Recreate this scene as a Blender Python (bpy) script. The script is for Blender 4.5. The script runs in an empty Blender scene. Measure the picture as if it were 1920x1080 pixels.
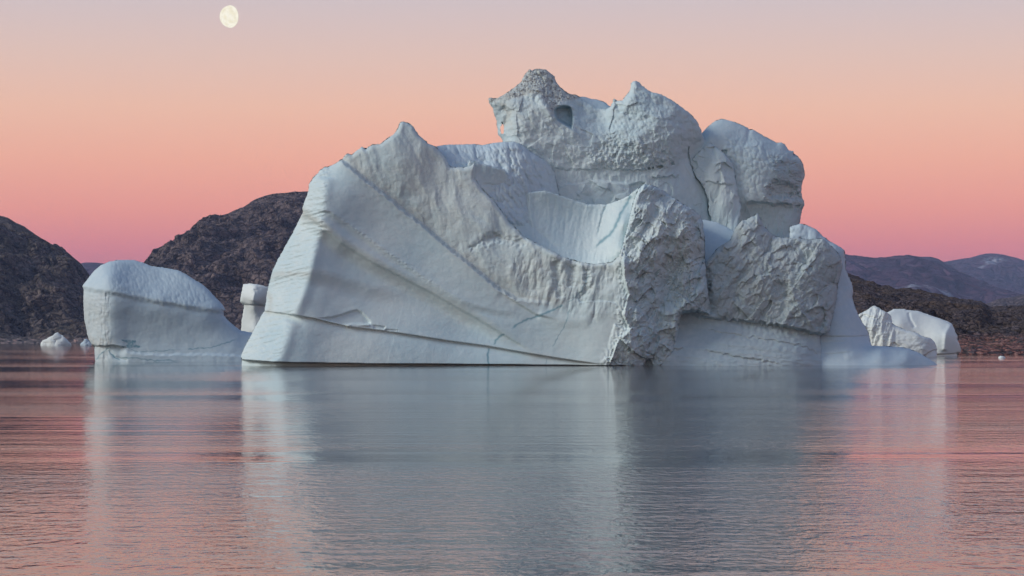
import bpy, math
import numpy as np

SC = bpy.context.scene
R = math.radians
# ---------------------------------------------------------------- camera
HORIZON, FPX, EYE = 634.0, 4556.0, 3.0        # horizon row, focal length in photo pixels, eye height (m)
cam_d = bpy.data.cameras.new('camera')
cam_d.sensor_width = 36.0
cam_d.lens = 36.0 * FPX / 1920.0
cam_d.shift_y = (HORIZON - 540.0) / 1920.0
cam_d.clip_start, cam_d.clip_end = 0.5, 90000.0
cam = bpy.data.objects.new('camera', cam_d)
cam.location = (0, 0, EYE)
cam.rotation_euler = (R(90), 0, 0)
SC.collection.objects.link(cam)
SC.camera = cam
SC.view_settings.view_transform = 'Standard'
SC.view_settings.look = 'None'
SC.view_settings.exposure = 0.2
SC.view_settings.gamma = 1.0
SC.view_settings.use_curve_mapping = False
SC.cycles.max_bounces = 8
SC.cycles.volume_bounces = 0

def lin(r, g, b):
    f = lambda c: (c / 255.0 / 12.92) if c <= 10 else ((c / 255.0 + 0.055) / 1.055) ** 2.4
    return (f(r), f(g), f(b), 1.0)

# ---------------------------------------------------------------- world: dusk sky after sunset behind the camera
SUN_AZ, SUN_EL = 235.0, 9.0                   # compass degrees (0 = +Y), where the after-glow stands
world = bpy.data.worlds.new('World')
SC.world = world
world.use_nodes = True
nt = world.node_tree
nt.nodes.clear()
N, L = nt.nodes, nt.links
out = N.new('ShaderNodeOutputWorld')
bg = N.new('ShaderNodeBackground')
bg.inputs['Strength'].default_value = 1.0
geo = N.new('ShaderNodeTexCoord')
sep = N.new('ShaderNodeSeparateXYZ')
L.new(geo.outputs['Generated'], sep.inputs[0])

def wmath(op, a, b=None, c=None, clamp=False):
    n = N.new('ShaderNodeMath'); n.operation = op; n.use_clamp = clamp
    for i, v in enumerate((a, b, c)):
        if v is None: continue
        if isinstance(v, (int, float)): n.inputs[i].default_value = v
        else: L.new(v, n.inputs[i])
    return n.outputs[0]

def wramp(src, stops, mode='LINEAR'):
    n = N.new('ShaderNodeValToRGB'); n.color_ramp.interpolation = mode
    e = n.color_ramp.elements
    while len(e) < len(stops): e.new(0.5)
    for k, (p, c) in enumerate(stops):
        e[k].position = p; e[k].color = c
    L.new(src, n.inputs[0])
    return n.outputs[0]

elev = wmath('ARCSINE', sep.outputs['Z'])
el = wmath('MAXIMUM', elev, 0.0)
t = wmath('POWER', wmath('DIVIDE', el, math.pi / 2), 0.5)      # sqrt(elevation / 90 deg)
q = lambda deg: (max(deg, 0) / 90.0) ** 0.5
east = wramp(t, [(0.0, lin(196, 98, 122)), (q(1.2), lin(218, 112, 124)), (q(2.1), lin(236, 131, 129)),
                 (q(3.0), lin(244, 152, 131)), (q(4.2), lin(243, 171, 143)), (q(5.4), lin(236, 184, 158)),
                 (q(6.6), lin(221, 187, 173)), (q(8.0), lin(202, 186, 187)), (q(13), lin(164, 168, 186)),
                 (q(25), lin(108, 128, 160)), (q(50), lin(84, 106, 144)), (1.0, lin(74, 98, 140))])
west = wramp(t, [(0.0, lin(214, 176, 152)), (q(4), lin(216, 192, 172)), (q(10), lin(200, 194, 190)),
                 (q(20), lin(158, 172, 186)), (q(40), lin(108, 128, 160)), (1.0, lin(74, 98, 140))])
sx, sy = math.sin(R(SUN_AZ)), math.cos(R(SUN_AZ))
azd = wmath('ADD', wmath('MULTIPLY', sep.outputs['X'], sx), wmath('MULTIPLY', sep.outputs['Y'], sy))
wt = wmath('MULTIPLY_ADD', azd, 0.5, 0.5, clamp=True)
mr = N.new('ShaderNodeMapRange'); mr.interpolation_type = 'SMOOTHSTEP'
mr.inputs['From Min'].default_value = 0.25; mr.inputs['From Max'].default_value = 1.0
L.new(wt, mr.inputs['Value'])
mix = N.new('ShaderNodeMix'); mix.data_type = 'RGBA'
L.new(mr.outputs[0], mix.inputs[0]); L.new(east, mix.inputs[6]); L.new(west, mix.inputs[7])
L.new(mix.outputs[2], bg.inputs['Color'])
sky = N.new('ShaderNodeTexSky'); sky.sky_type = 'NISHITA'; sky.sun_disc = False
sky.sun_elevation = R(SUN_EL); sky.sun_rotation = R(SUN_AZ)
bg2 = N.new('ShaderNodeBackground'); bg2.inputs['Strength'].default_value = 0.006
L.new(sky.outputs[0], bg2.inputs['Color'])
add = N.new('ShaderNodeAddShader')
L.new(bg.outputs[0], add.inputs[0]); L.new(bg2.outputs[0], add.inputs[1])
L.new(add.outputs[0], out.inputs['Surface'])
world.cycles.sampling_method = 'MANUAL'
world.cycles.sample_map_resolution = 512

sun_d = bpy.data.lights.new('sun', 'SUN')
sun_d.energy = 1.8
sun_d.angle = R(22)
sun_d.color = (1.0, 0.97, 0.90)
sun = bpy.data.objects.new('sun', sun_d)
SUN_LAMP_AZ, SUN_LAMP_EL = 256.0, 29.0
sv = (math.sin(R(SUN_LAMP_AZ)) * math.cos(R(SUN_LAMP_EL)), math.cos(R(SUN_LAMP_AZ)) * math.cos(R(SUN_LAMP_EL)), math.sin(R(SUN_LAMP_EL)))
from mathutils import Vector
sun.rotation_euler = Vector(sv).to_track_quat('Z', 'Y').to_euler()
SC.collection.objects.link(sun)

# ---------------------------------------------------------------- numpy noise
_rs = np.random.RandomState(7)
_perm = np.concatenate([_rs.permutation(256)] * 3).astype(np.int32)
_g3 = _rs.normal(size=(256, 3)).astype(np.float32); _g3 /= np.linalg.norm(_g3, axis=1)[:, None]
_g2 = np.stack([np.cos(np.arange(256) * 2.399), np.sin(np.arange(256) * 2.399)], 1).astype(np.float32)
_rnd = _rs.rand(256, 4).astype(np.float32)

def fade(t): return t * t * t * (t * (t * 6 - 15) + 10)

def pn2(x, y, seed=0):
    x = np.asarray(x, np.float32) + seed * 17.37; y = np.asarray(y, np.float32) + seed * 5.91
    xi = np.floor(x).astype(np.int32); yi = np.floor(y).astype(np.int32)
    fx = x - xi; fy = y - yi; u = fade(fx); v = fade(fy)
    def g(dx, dy):
        h = _perm[(_perm[(xi + dx) & 255] + yi + dy) & 255]
        return _g2[h, 0] * (fx - dx) + _g2[h, 1] * (fy - dy)
    a = g(0, 0); b = g(1, 0); c = g(0, 1); d = g(1, 1)
    return ((a + u * (b - a)) * (1 - v) + (c + u * (d - c)) * v) * 1.5

def pn3(x, y, z, seed=0):
    x = np.asarray(x, np.float32) + seed * 17.37; y = np.asarray(y, np.float32) + seed * 5.91; z = np.asarray(z, np.float32)
    xi = np.floor(x).astype(np.int32); yi = np.floor(y).astype(np.int32); zi = np.floor(z).astype(np.int32)
    fx = x - xi; fy = y - yi; fz = z - zi; u = fade(fx); v = fade(fy); w = fade(fz)
    def g(dx, dy, dz):
        h = _perm[(_perm[(_perm[(xi + dx) & 255] + yi + dy) & 255] + zi + dz) & 255]
        return _g3[h, 0] * (fx - dx) + _g3[h, 1] * (fy - dy) + _g3[h, 2] * (fz - dz)
    r = []
    for dz in (0, 1):
        a = g(0, 0, dz); b = g(1, 0, dz); c = g(0, 1, dz); d = g(1, 1, dz)
        r.append((a + u * (b - a)) * (1 - v) + (c + u * (d - c)) * v)
    return (r[0] + w * (r[1] - r[0])) * 1.5

def fbm2(x, y, o=4, seed=0, gain=0.5, ridged=False):
    s = 0; a = 1.0; f = 1.0
    for k in range(o):
        n = pn2(x * f, y * f, seed + k * 3)
        s = s + a * ((0.5 - np.abs(n)) if ridged else n)
        a *= gain; f *= 2.03
    return s

def fbm3(x, y, z, o=4, seed=0, gain=0.5, ridged=False):
    s = 0; a = 1.0; f = 1.0
    for k in range(o):
        n = pn3(x * f, y * f, z * f, seed + k * 3)
        s = s + a * ((0.5 - np.abs(n)) if ridged else n)
        a *= gain; f *= 2.03
    return s

def facets(x, y, seed=0, tilt=0.9, k=0.7, jit=0.9):
    """max over neighbouring tilted caps: chipped facets with creases between them (about 0..1)"""
    x = np.asarray(x, np.float32) + seed * 3.7; y = np.asarray(y, np.float32) + seed * 9.1
    xi = np.floor(x).astype(np.int32); yi = np.floor(y).astype(np.int32)
    best = np.full(x.shape, -9.0, np.float32)
    for dx in (-1, 0, 1):
        for dy in (-1, 0, 1):
            h = _perm[(_perm[(xi + dx) & 255] + yi + dy + seed) & 255]
            rr = _rnd[h]
            ox = x - (xi + dx + 0.5 + (rr[..., 0] - 0.5) * jit)
            oy = y - (yi + dy + 0.5 + (rr[..., 1] - 0.5) * jit)
            b = (rr[..., 2] - 0.5) * 2 * tilt * ox + (rr[..., 3] - 0.5) * 2 * tilt * oy - k * (ox * ox + oy * oy)
            best = np.maximum(best, b)
    return best

def rot(x, y, a):
    c, s = math.cos(R(a)), math.sin(R(a))
    return x * c + y * s, -x * s + y * c

def sstep(a, b, x):
    t = np.clip((x - a) / (b - a), 0, 1)
    return t * t * (3 - 2 * t)

def polydist(x, y, pts, closed=False):
    """distance, sign (+ = below/right of travel) and run parameter 0..1 along a polyline"""
    P = np.array(pts, np.float32)
    if closed: P = np.vstack([P, P[:1]])
    seg = P[1:] - P[:-1]; ln = np.hypot(seg[:, 0], seg[:, 1]); cum = np.concatenate([[0], np.cumsum(ln)]); tot = cum[-1]
    best = np.full(x.shape, 1e9, np.float32); sg = np.zeros_like(best); tt = np.zeros_like(best)
    for i in range(len(seg)):
        if ln[i] < 1e-6: continue
        ox = x - P[i, 0]; oy = y - P[i, 1]
        h = np.clip((ox * seg[i, 0] + oy * seg[i, 1]) / ln[i] ** 2, 0, 1)
        ax = ox - h * seg[i, 0]; ay = oy - h * seg[i, 1]
        d2 = ax * ax + ay * ay
        m = d2 < best
        best = np.where(m, d2, best)
        sg = np.where(m, np.sign(seg[i, 0] * oy - seg[i, 1] * ox), sg)
        tt = np.where(m, (cum[i] + h * ln[i]) / tot, tt)
    return np.sqrt(best), sg, tt

def inside(x, y, pts):
    P = np.array(pts, np.float32); r = np.zeros(x.shape, bool); n = len(P)
    for i in range(n):
        x1, y1 = P[i]; x2, y2 = P[(i + 1) % n]
        if y1 == y2: continue
        c = ((y1 > y) != (y2 > y)) & (x < (x2 - x1) * (y - y1) / (y2 - y1) + x1)
        r ^= c
    return r

def psdf(x, y, pts):
    d, _, _ = polydist(x, y, pts, True)
    return np.where(inside(x, y, pts), d, -d)

def tps(ctrl, reg=0.5):
    C = np.array(ctrl, np.float64); n = len(C)
    X = C[:, :2] / 100.0
    d = np.hypot(X[:, None, 0] - X[None, :, 0], X[:, None, 1] - X[None, :, 1])
    K = np.where(d > 0, d * d * np.log(d + 1e-12), 0) + np.eye(n) * reg * 0.01
    Pm = np.hstack([np.ones((n, 1)), X])
    A = np.zeros((n + 3, n + 3)); A[:n, :n] = K; A[:n, n:] = Pm; A[n:, :n] = Pm.T
    sol = np.linalg.solve(A, np.concatenate([C[:, 2], np.zeros(3)])).astype(np.float32)
    X = X.astype(np.float32)
    def ev(x, y):
        x = x / 100.0; y = y / 100.0
        r = sol[n] + sol[n + 1] * x + sol[n + 2] * y
        for i in range(n):
            d2 = (x - X[i, 0]) ** 2 + (y - X[i, 1]) ** 2
            r = r + sol[i] * 0.5 * d2 * np.log(d2 + 1e-9)
        return r
    return ev

# ---------------------------------------------------------------- relief features (all in photo pixels at the berg: 1 px = 5.8 cm)
def near(x, y, pts, pad):
    P = np.array(pts)
    return (x > P[:, 0].min() - pad) & (x < P[:, 0].max() + pad) & (y > P[:, 1].min() - pad) & (y < P[:, 1].max() + pad)

def taper(t, a, b):
    r = np.ones_like(t)
    if a > 0: r = r * sstep(0, a, t)
    if b > 0: r = r * sstep(0, b, 1 - t)
    return r

def ledge(pts, amp, w, lip=0.0, wl=8.0, ta=0.08, tb=0.15, soft=1.6, wob=0.0):
    """the side above the line stands proud; below it the ice is cut back by amp and returns over w pixels"""
    def f(x, y, d):
        m = near(x, y, pts, max(w * 3.2, wl * 3))
        xs, ys = x[m], y[m]
        if wob: ys = ys + wob * pn2(xs / 9, ys / 9, 4)
        s, sg, t = polydist(xs, ys, pts)
        s = s * sg
        k = taper(t, ta, tb)
        r = amp * np.exp(-np.maximum(s, 0) / w) * sstep(-soft * 0.5, soft, s)
        if lip: r = r - lip * np.exp(-np.maximum(-s, 0) / wl) * (1 - sstep(-soft * .5, soft, s))
        d[m] += r * k
        return d
    return f

def ridge(pts, amp, w, ta=0.1, tb=0.1, wob=0.0, sharp=False):
    def f(x, y, d):
        m = near(x, y, pts, w * 4)
        xs, ys = x[m], y[m]
        if wob:
            ys = ys + wob * pn2(xs / 7, ys / 7, 9); xs = xs + wob * pn2(xs / 6, ys / 6, 19)
        s, sg, t = polydist(xs, ys, pts)
        pr = np.exp(-s / w) if sharp else np.exp(-(s / w) ** 2)
        d[m] -= amp * pr * taper(t, ta, tb)
        return d
    return f

def groove(pts, amp, w, *a, **k): return ridge(pts, -amp, w, *a, **k)

def lump(cx, cy, rx, ry, a, amp, p=1.0):
    def f(x, y, d):
        u, v = rot(x - cx, y - cy, a)
        q = (u / rx) ** 2 + (v / ry) ** 2
        return d - amp * np.exp(-q ** p)
    return f

def pit(pts, amp, soft, jag=0.0):
    def f(x, y, d):
        m = near(x, y, pts, soft * 2 + 3)
        xs, ys = x[m], y[m]
        s = psdf(xs, ys, pts)
        if jag: s = s + jag * fbm2(xs / 6, ys / 6, 3, 31)
        d[m] += amp * sstep(0, soft, s)
        return d
    return f

def region(pts, soft):
    return lambda x, y: sstep(-soft, soft, psdf(x, y, pts))

ICE_PX = 0.0577

def to_world(px, py, dd, D0, sc=ICE_PX):
    Y = D0 + dd * sc
    return (px - 960.0) / FPX * Y, Y, EYE + (HORIZON - py) / FPX * Y

def relief(name, outline, ctrl, D0, mat, parent=None, step=1.3, edge=(10, 12), feats=(), tex=None, dirt_tint=None, blue_tint=None, rough=None,
           thick=120, jag=0.6, jagscale=7, hole=None, wl=684, sc=ICE_PX, back_r=90, reg=0.5, edge_at=None, shade_back=5):
    ev = tps(ctrl, reg)
    P = np.array(outline, np.float32)
    rnd_pts = [i for i in range(len(P)) if not (P[i, 1] >= wl and P[(i + 1) % len(P), 1] >= wl)]
    def sdf(x, y):
        s = psdf(x, y, outline)
        if hole is not None: s = np.minimum(s, -psdf(x, y, hole))
        if jag: s = s + jag * fbm2(x / jagscale, y / jagscale, 3, 77) * sstep(wl + 2, wl - 12, y)
        return s
    def edist(x, y):
        best = np.full(x.shape, 1e9, np.float32)
        runs = []; cur = []
        for i in range(len(P)):
            if i in rnd_set:
                if not cur: cur = [P[i]]
                cur.append(P[(i + 1) % len(P)])
            elif cur: runs.append(cur); cur = []
        if cur: runs.append(cur)
        for r_ in runs:
            best = np.minimum(best, polydist(x, y, r_)[0])
        return best
    rnd_set = set(rnd_pts)
    def depth(x, y, full=True):
        d = ev(x, y)
        s = edist(x, y)
        Rr, E = edge
        if edge_at is not None: E = E * edge_at(x, y)
        q_ = 1 - np.clip(s / Rr, 0, 1)
        d = d + E * (1 - np.sqrt(np.clip(1 - q_ * q_, 0, 1)))
        for f in feats: d = f(x, y, d)
        if full and tex is not None: d = d + tex(x, y, s)
        return d
    def sheet(st, front):
        x0, x1 = P[:, 0].min() - 3 * st, P[:, 0].max() + 3 * st
        y0, y1 = P[:, 1].min() - 3 * st, P[:, 1].max() + 3 * st
        gx = np.arange(x0, x1, st, dtype=np.float32); gy = np.arange(y0, y1, st, dtype=np.float32)
        X, Y = np.meshgrid(gx, gy)
        s = sdf(X.ravel(), Y.ravel()).reshape(X.shape)
        ins = s > 0
        cell = ins[:-1, :-1] | ins[1:, :-1] | ins[:-1, 1:] | ins[1:, 1:]
        dsy, dsx = np.gradient(s, st)
        g2 = np.maximum(dsx ** 2 + dsy ** 2, 0.3)
        mv = np.where(s < 0, -s, 0) / g2
        mv = np.clip(mv, 0, 2.0 * st)
        X2 = X + mv * dsx; Y2 = Y + mv * dsy
        used = np.zeros(X.shape, bool)
        used[:-1, :-1] |= cell; used[1:, :-1] |= cell; used[:-1, 1:] |= cell; used[1:, 1:] |= cell
        idx = np.full(X.shape, -1, np.int32); idx[used] = np.arange(used.sum())
        x = X2[used]; y = Y2[used]
        d = depth(x, y, front)
        if not front:
            si = np.maximum(s[used], 0)
            q_ = 1 - np.clip(si / back_r, 0, 1)
            d = d + thick * np.sqrt(np.clip(1 - q_ * q_, 0, 1)) + 0.4
        a = idx[:-1, :-1][cell]; b = idx[:-1, 1:][cell]; c = idx[1:, 1:][cell]; e = idx[1:, :-1][cell]
        F = np.stack([a, e, c, b], 1) if front else np.stack([a, b, c, e], 1)
        return x, y, d, F
    xf, yf, df, Ff = sheet(step, True)
    xb, yb, db, Fb = sheet(step * shade_back, False)
    x = np.concatenate([xf, xb]); y = np.concatenate([yf, yb]); d = np.concatenate([df, db])
    F = np.vstack([Ff, Fb + len(xf)])
    wx, wy, wz = to_world(x, y, d, D0, sc)
    co = np.stack([wx, wy, wz], 1).astype(np.float32)
    me = mesh_from(name, co, F)
    dr = dirt_tint(x, y) if dirt_tint is not None else np.zeros_like(x)
    ve = blue_tint(x, y) if blue_tint is not None else np.zeros_like(x)
    ro = rough(x, y) if rough is not None else np.full_like(x, 0.3)
    for nm, v in (('dirt_tint', dr), ('blue_tint', ve), ('rough', ro)):
        at = me.attributes.new(nm, 'FLOAT', 'POINT'); at.data.foreach_set('value', np.ascontiguousarray(v, np.float32))
    me.materials.append(mat)
    return link(name, me, parent)

def settle(o, label, cat, px, Y, group=None):
    """put the object's origin on the water under it and describe it"""
    from mathutils import Matrix
    c = Vector(((px - 960) / FPX * Y, Y, 0))
    o.data.transform(Matrix.Translation(-c)); o.location = c
    return tag(o, label, cat, group)

def mesh_from(name, co, F):
    me = bpy.data.meshes.new(name)
    me.vertices.add(len(co)); me.vertices.foreach_set('co', np.ascontiguousarray(co, np.float32).ravel())
    k = F.shape[1]
    me.loops.add(F.size); me.loops.foreach_set('vertex_index', np.ascontiguousarray(F, np.int32).ravel())
    me.polygons.add(len(F)); me.polygons.foreach_set('loop_start', np.arange(0, F.size, k, dtype=np.int32))
    me.update(calc_edges=True)
    me.polygons.foreach_set('use_smooth', np.ones(len(F), bool))
    return me

def link(name, me, parent=None):
    o = bpy.data.objects.new(name, me)
    SC.collection.objects.link(o)
    if parent is not None:
        o.parent = parent
        o.matrix_parent_inverse = parent.matrix_world.inverted()
    return o

def thing(name, label, cat, loc=(0, 0, 0), group=None):
    o = bpy.data.objects.new(name, None)
    o.empty_display_size = 2
    SC.collection.objects.link(o); o.location = loc
    bpy.context.view_layer.update()
    tag(o, label, cat, group)
    return o

def tag(o, label=None, cat=None, group=None, kind=None):
    if label: o['label'] = label
    if cat: o['category'] = cat
    if group: o['group'] = group
    if kind: o['kind'] = kind
    return o

# ---------------------------------------------------------------- materials
class MT:
    def __init__(s, name):
        s.m = bpy.data.materials.new(name); s.m.use_nodes = True
        s.t = s.m.node_tree; s.N = s.t.nodes; s.L = s.t.links
        s.b = s.N['Principled BSDF']
        s.tc = s.N.new('ShaderNodeTexCoord')
    def mapv(s, scale=(1, 1, 1), rotz=(0, 0, 0)):
        m = s.N.new('ShaderNodeMapping'); m.inputs['Scale'].default_value = scale; m.inputs['Rotation'].default_value = rotz
        s.L.new(s.tc.outputs['Object'], m.inputs['Vector']); return m.outputs[0]
    def noise(s, scale, detail=4, rough=0.5, vec=None, dist=0.0):
        n = s.N.new('ShaderNodeTexNoise'); n.inputs['Scale'].default_value = scale; n.inputs['Detail'].default_value = detail
        n.inputs['Roughness'].default_value = rough; n.inputs['Distortion'].default_value = dist
        s.L.new(vec if vec is not None else s.tc.outputs['Object'], n.inputs['Vector']); return n.outputs['Fac']
    def voro(s, scale, feature='F1', vec=None, out='Distance'):
        n = s.N.new('ShaderNodeTexVoronoi'); n.feature = feature; n.inputs['Scale'].default_value = scale
        s.L.new(vec if vec is not None else s.tc.outputs['Object'], n.inputs['Vector']); return n.outputs[out]
    def math(s, op, a, b=0.0, clamp=False):
        n = s.N.new('ShaderNodeMath'); n.operation = op; n.use_clamp = clamp
        for i, v in enumerate((a, b)):
            if isinstance(v, (int, float)): n.inputs[i].default_value = v
            else: s.L.new(v, n.inputs[i])
        return n.outputs[0]
    def rng(s, v, a, b, c=0.0, d=1.0):
        n = s.N.new('ShaderNodeMapRange')
        for i, k in enumerate((a, b, c, d)): n.inputs[i + 1].default_value = k
        s.L.new(v, n.inputs[0]); return n.outputs[0]
    def mix(s, f, a, b):
        n = s.N.new('ShaderNodeMix'); n.data_type = 'RGBA'
        if isinstance(f, (int, float)): n.inputs[0].default_value = f
        else: s.L.new(f, n.inputs[0])
        for i, v in ((6, a), (7, b)):
            if isinstance(v, tuple): n.inputs[i].default_value = v if len(v) == 4 else v + (1,)
            else: s.L.new(v, n.inputs[i])
        return n.outputs[2]
    def attr(s, name):
        n = s.N.new('ShaderNodeAttribute'); n.attribute_name = name; return n.outputs['Fac']
    def bump(s, h, dist, strength=1.0, normal=None):
        n = s.N.new('ShaderNodeBump'); n.inputs['Distance'].default_value = dist; n.inputs['Strength'].default_value = strength
        s.L.new(h, n.inputs['Height'])
        if normal is not None: s.L.new(normal, n.inputs['Normal'])
        return n.outputs[0]
    def finish(s, col, rough=0.5, normal=None, spec=None):
        if isinstance(col, tuple): s.b.inputs['Base Color'].default_value = col if len(col) == 4 else col + (1,)
        else: s.L.new(col, s.b.inputs['Base Color'])
        if isinstance(rough, (int, float)): s.b.inputs['Roughness'].default_value = rough
        else: s.L.new(rough, s.b.inputs['Roughness'])
        if normal is not None: s.L.new(normal, s.b.inputs['Normal'])
        if spec is not None: s.b.inputs['Specular IOR Level'].default_value = spec
        return s.m

def ice_material(name, base, blue, dirtc, fine=0.05):
    m = MT(name)
    n1 = m.noise(0.12, 5, 0.55)
    n2 = m.noise(1.6, 5, 0.6)
    n3 = m.noise(7.0, 4, 0.6)
    c = m.mix(m.rng(n1, 0.38, 0.64), base, blue)
    c = m.mix(m.rng(n2, 0.45, 0.75, 0, 0.25), c, (0.80, 0.83, 0.83))
    d = m.math('MULTIPLY', m.attr('dirt_tint'), m.rng(m.noise(0.8, 6, 0.65), 0.3, 0.6, 0.45, 1.0), True)
    c = m.mix(d, c, dirtc)
    spk = m.math('MULTIPLY', m.math('SUBTRACT', m.attr('dirt_tint'), 0.75, True), m.rng(m.noise(3.2, 5, 0.7), 0.50, 0.62, 0, 3.2), True)
    c = m.mix(spk, c, (0.10, 0.085, 0.09))
    c = m.mix(m.math('MULTIPLY', m.attr('blue_tint'), 0.85, True), c, (0.13, 0.29, 0.36))
    h = m.math('ADD', m.math('MULTIPLY', n3, 0.6), m.noise(2.6, 4, 0.6))
    h = m.math('MULTIPLY', h, m.attr('rough'))
    return m.finish(c, 0.55, m.bump(h, fine), 0.35)

ICE = ice_material('glacier_ice', (0.64, 0.74, 0.75), (0.52, 0.665, 0.715), (0.55, 0.58, 0.55), 0.12)
ICE_PALE = ice_material('pale_ice', (0.765, 0.81, 0.785), (0.70, 0.77, 0.775), (0.62, 0.61, 0.54))
ICE_BLUE = ice_material('blue_ice', (0.58, 0.69, 0.735), (0.50, 0.62, 0.70), (0.60, 0.585, 0.54), 0.06)
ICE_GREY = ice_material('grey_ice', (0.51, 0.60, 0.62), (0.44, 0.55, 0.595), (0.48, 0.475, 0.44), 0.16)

# ---------------------------------------------------------------- water
def build_water():
    fr = [(-42000, -3000), (42000, -3000), (42000, 60000), (-42000, 60000)]
    me = mesh_from('water', np.array([(a, b, 0.0) for a, b in fr]), np.array([[0, 1, 2, 3]]))
    m = MT('sea_water')
    # small wind ripples, longer wavelets and a slow swell; crests lie across the view
    v1 = m.mapv((1.0, 0.6, 1), (0, 0, R(4)))
    v2 = m.mapv((0.5, 1.0, 1), (0, 0, R(-5)))
    v3 = m.mapv((0.06, 1.0, 1), (0, 0, R(2)))
    patch = m.rng(m.noise(0.035, 3, 0.5, m.mapv((0.35, 1, 1))), 0.42, 0.60, 0.25, 1.15)
    h1 = m.math('MULTIPLY', m.math('MULTIPLY', m.noise(3.6, 3, 0.55, v1), 0.034), patch)
    h2 = m.math('MULTIPLY', m.math('MULTIPLY', m.noise(0.9, 3, 0.5, v2), 0.036), patch)
    h3 = m.math('MULTIPLY', m.noise(0.30, 3, 0.55, v3), 0.045)
    h = m.math('ADD', m.math('ADD', h1, h2), h3)
    m.b.inputs['IOR'].default_value = 1.333
    mt = m.finish((0.012, 0.02, 0.026), 0.035, m.bump(h, 1.0), 0.5)
    me.materials.append(mt)
    tag(link('water', me), kind='structure')
build_water()

# ---------------------------------------------------------------- main iceberg
D_MAIN = 262.8
berg = thing('iceberg', 'huge grey-white iceberg with towers and a sloping banded front, filling the middle', 'iceberg', (5, D_MAIN + 6, 0))

def scallop(x, y, size, ar=1.6, a=70, seed=0):
    wx = x + 1.2 * size * 0.25 * pn2(x / size / 1.6, y / size / 1.6, seed + 5); wy = y + 0.3 * size * pn2(x / size / 1.8, y / size / 1.8, seed + 8)
    u, v = rot(wx, wy, a)
    return -facets(u / (size * ar), v / size, seed, 0.5, 1.0)

def chips(x, y, size, ar=1.8, a=60, seed=0, tilt=1.0):
    wx = x + 0.28 * size * pn2(x / size / 1.3, y / size / 1.3, seed + 5); wy = y + 0.28 * size * pn2(x / size / 1.3, y / size / 1.3, seed + 8)
    u, v = rot(wx, wy, a)
    return facets(u / (size * ar), v / size, seed, tilt, 0.55)

def shards(x, y, size, ar=2.0, a=60, seed=0, tilt=0.7):
    """broken faces: every cell its own tilted plane, meeting its neighbours in small steps"""
    wx = x + 0.22 * size * pn2(x / size / 1.1, y / size / 1.1, seed + 5); wy = y + 0.22 * size * pn2(x / size / 1.1, y / size / 1.1, seed + 8)
    u, v = rot(wx, wy, a)
    u = (u / (size * ar)).astype(np.float32) + seed * 3.1; v = (v / size).astype(np.float32) + seed * 1.7
    ui = np.floor(u).astype(np.int32); vi = np.floor(v).astype(np.int32)
    bd = np.full(u.shape, 9.0, np.float32); bv = np.zeros_like(bd)
    for dx in (-1, 0, 1):
        for dy in (-1, 0, 1):
            rr = _rnd[_perm[(_perm[(ui + dx) & 255] + vi + dy + seed) & 255]]
            ox = u - (ui + dx + 0.5 + (rr[..., 0] - 0.5) * 0.95); oy = v - (vi + dy + 0.5 + (rr[..., 1] - 0.5) * 0.95)
            d2 = ox * ox + oy * oy
            val = (rr[..., 2] - 0.5) * 2 * tilt * ox + (rr[..., 3] - 0.5) * 2 * tilt * oy + (rr[..., 2] * 7.3 % 1.0 - 0.5) * 0.25
            m_ = d2 < bd
            bd = np.where(m_, d2, bd); bv = np.where(m_, val, bv)
    return bv

# --- front slab: banded smooth face, fluted tan cliff above it, rough end face to the right
A_OUT = [(453, 672), (452, 666), (460, 648), (471, 628), (480, 610), (488, 595), (496, 582), (499, 566), (500, 552), (503, 538), (507, 522), (512, 505),
         (520, 488), (530, 470), (541, 450), (552, 430), (562, 410), (568, 397), (567, 390), (571, 378), (578, 358), (579, 346), (587, 334),
         (600, 319), (608, 314), (617, 312), (630, 306), (642, 298), (648, 290), (652, 288), (660, 290), (668, 283), (679, 275), (686, 279),
         (698, 271), (712, 270), (722, 263), (732, 256), (742, 248), (747, 238), (750, 230), (755, 227), (765, 230), (775, 238), (784, 252),
         (795, 262), (805, 270), (815, 274), (825, 283), (835, 295), (842, 310), (845, 313), (869, 314), (883, 310), (890, 304), (893, 318),
         (890, 335), (904, 354), (925, 375), (942, 397), (954, 416), (973, 433), (984, 444), (1007, 457), (1053, 480), (1085, 491), (1110, 495),
         (1147, 492), (1160, 480), (1167, 463), (1172, 440), (1177, 423), (1184, 392), (1190, 370), (1198, 352), (1207, 345), (1222, 347),
         (1242, 356), (1259, 368), (1280, 382), (1297, 391), (1313, 404), (1318, 418), (1321, 450), (1322, 490), (1325, 530), (1330, 560),
         (1334, 590), (1334, 705), (453, 705)]
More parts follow.
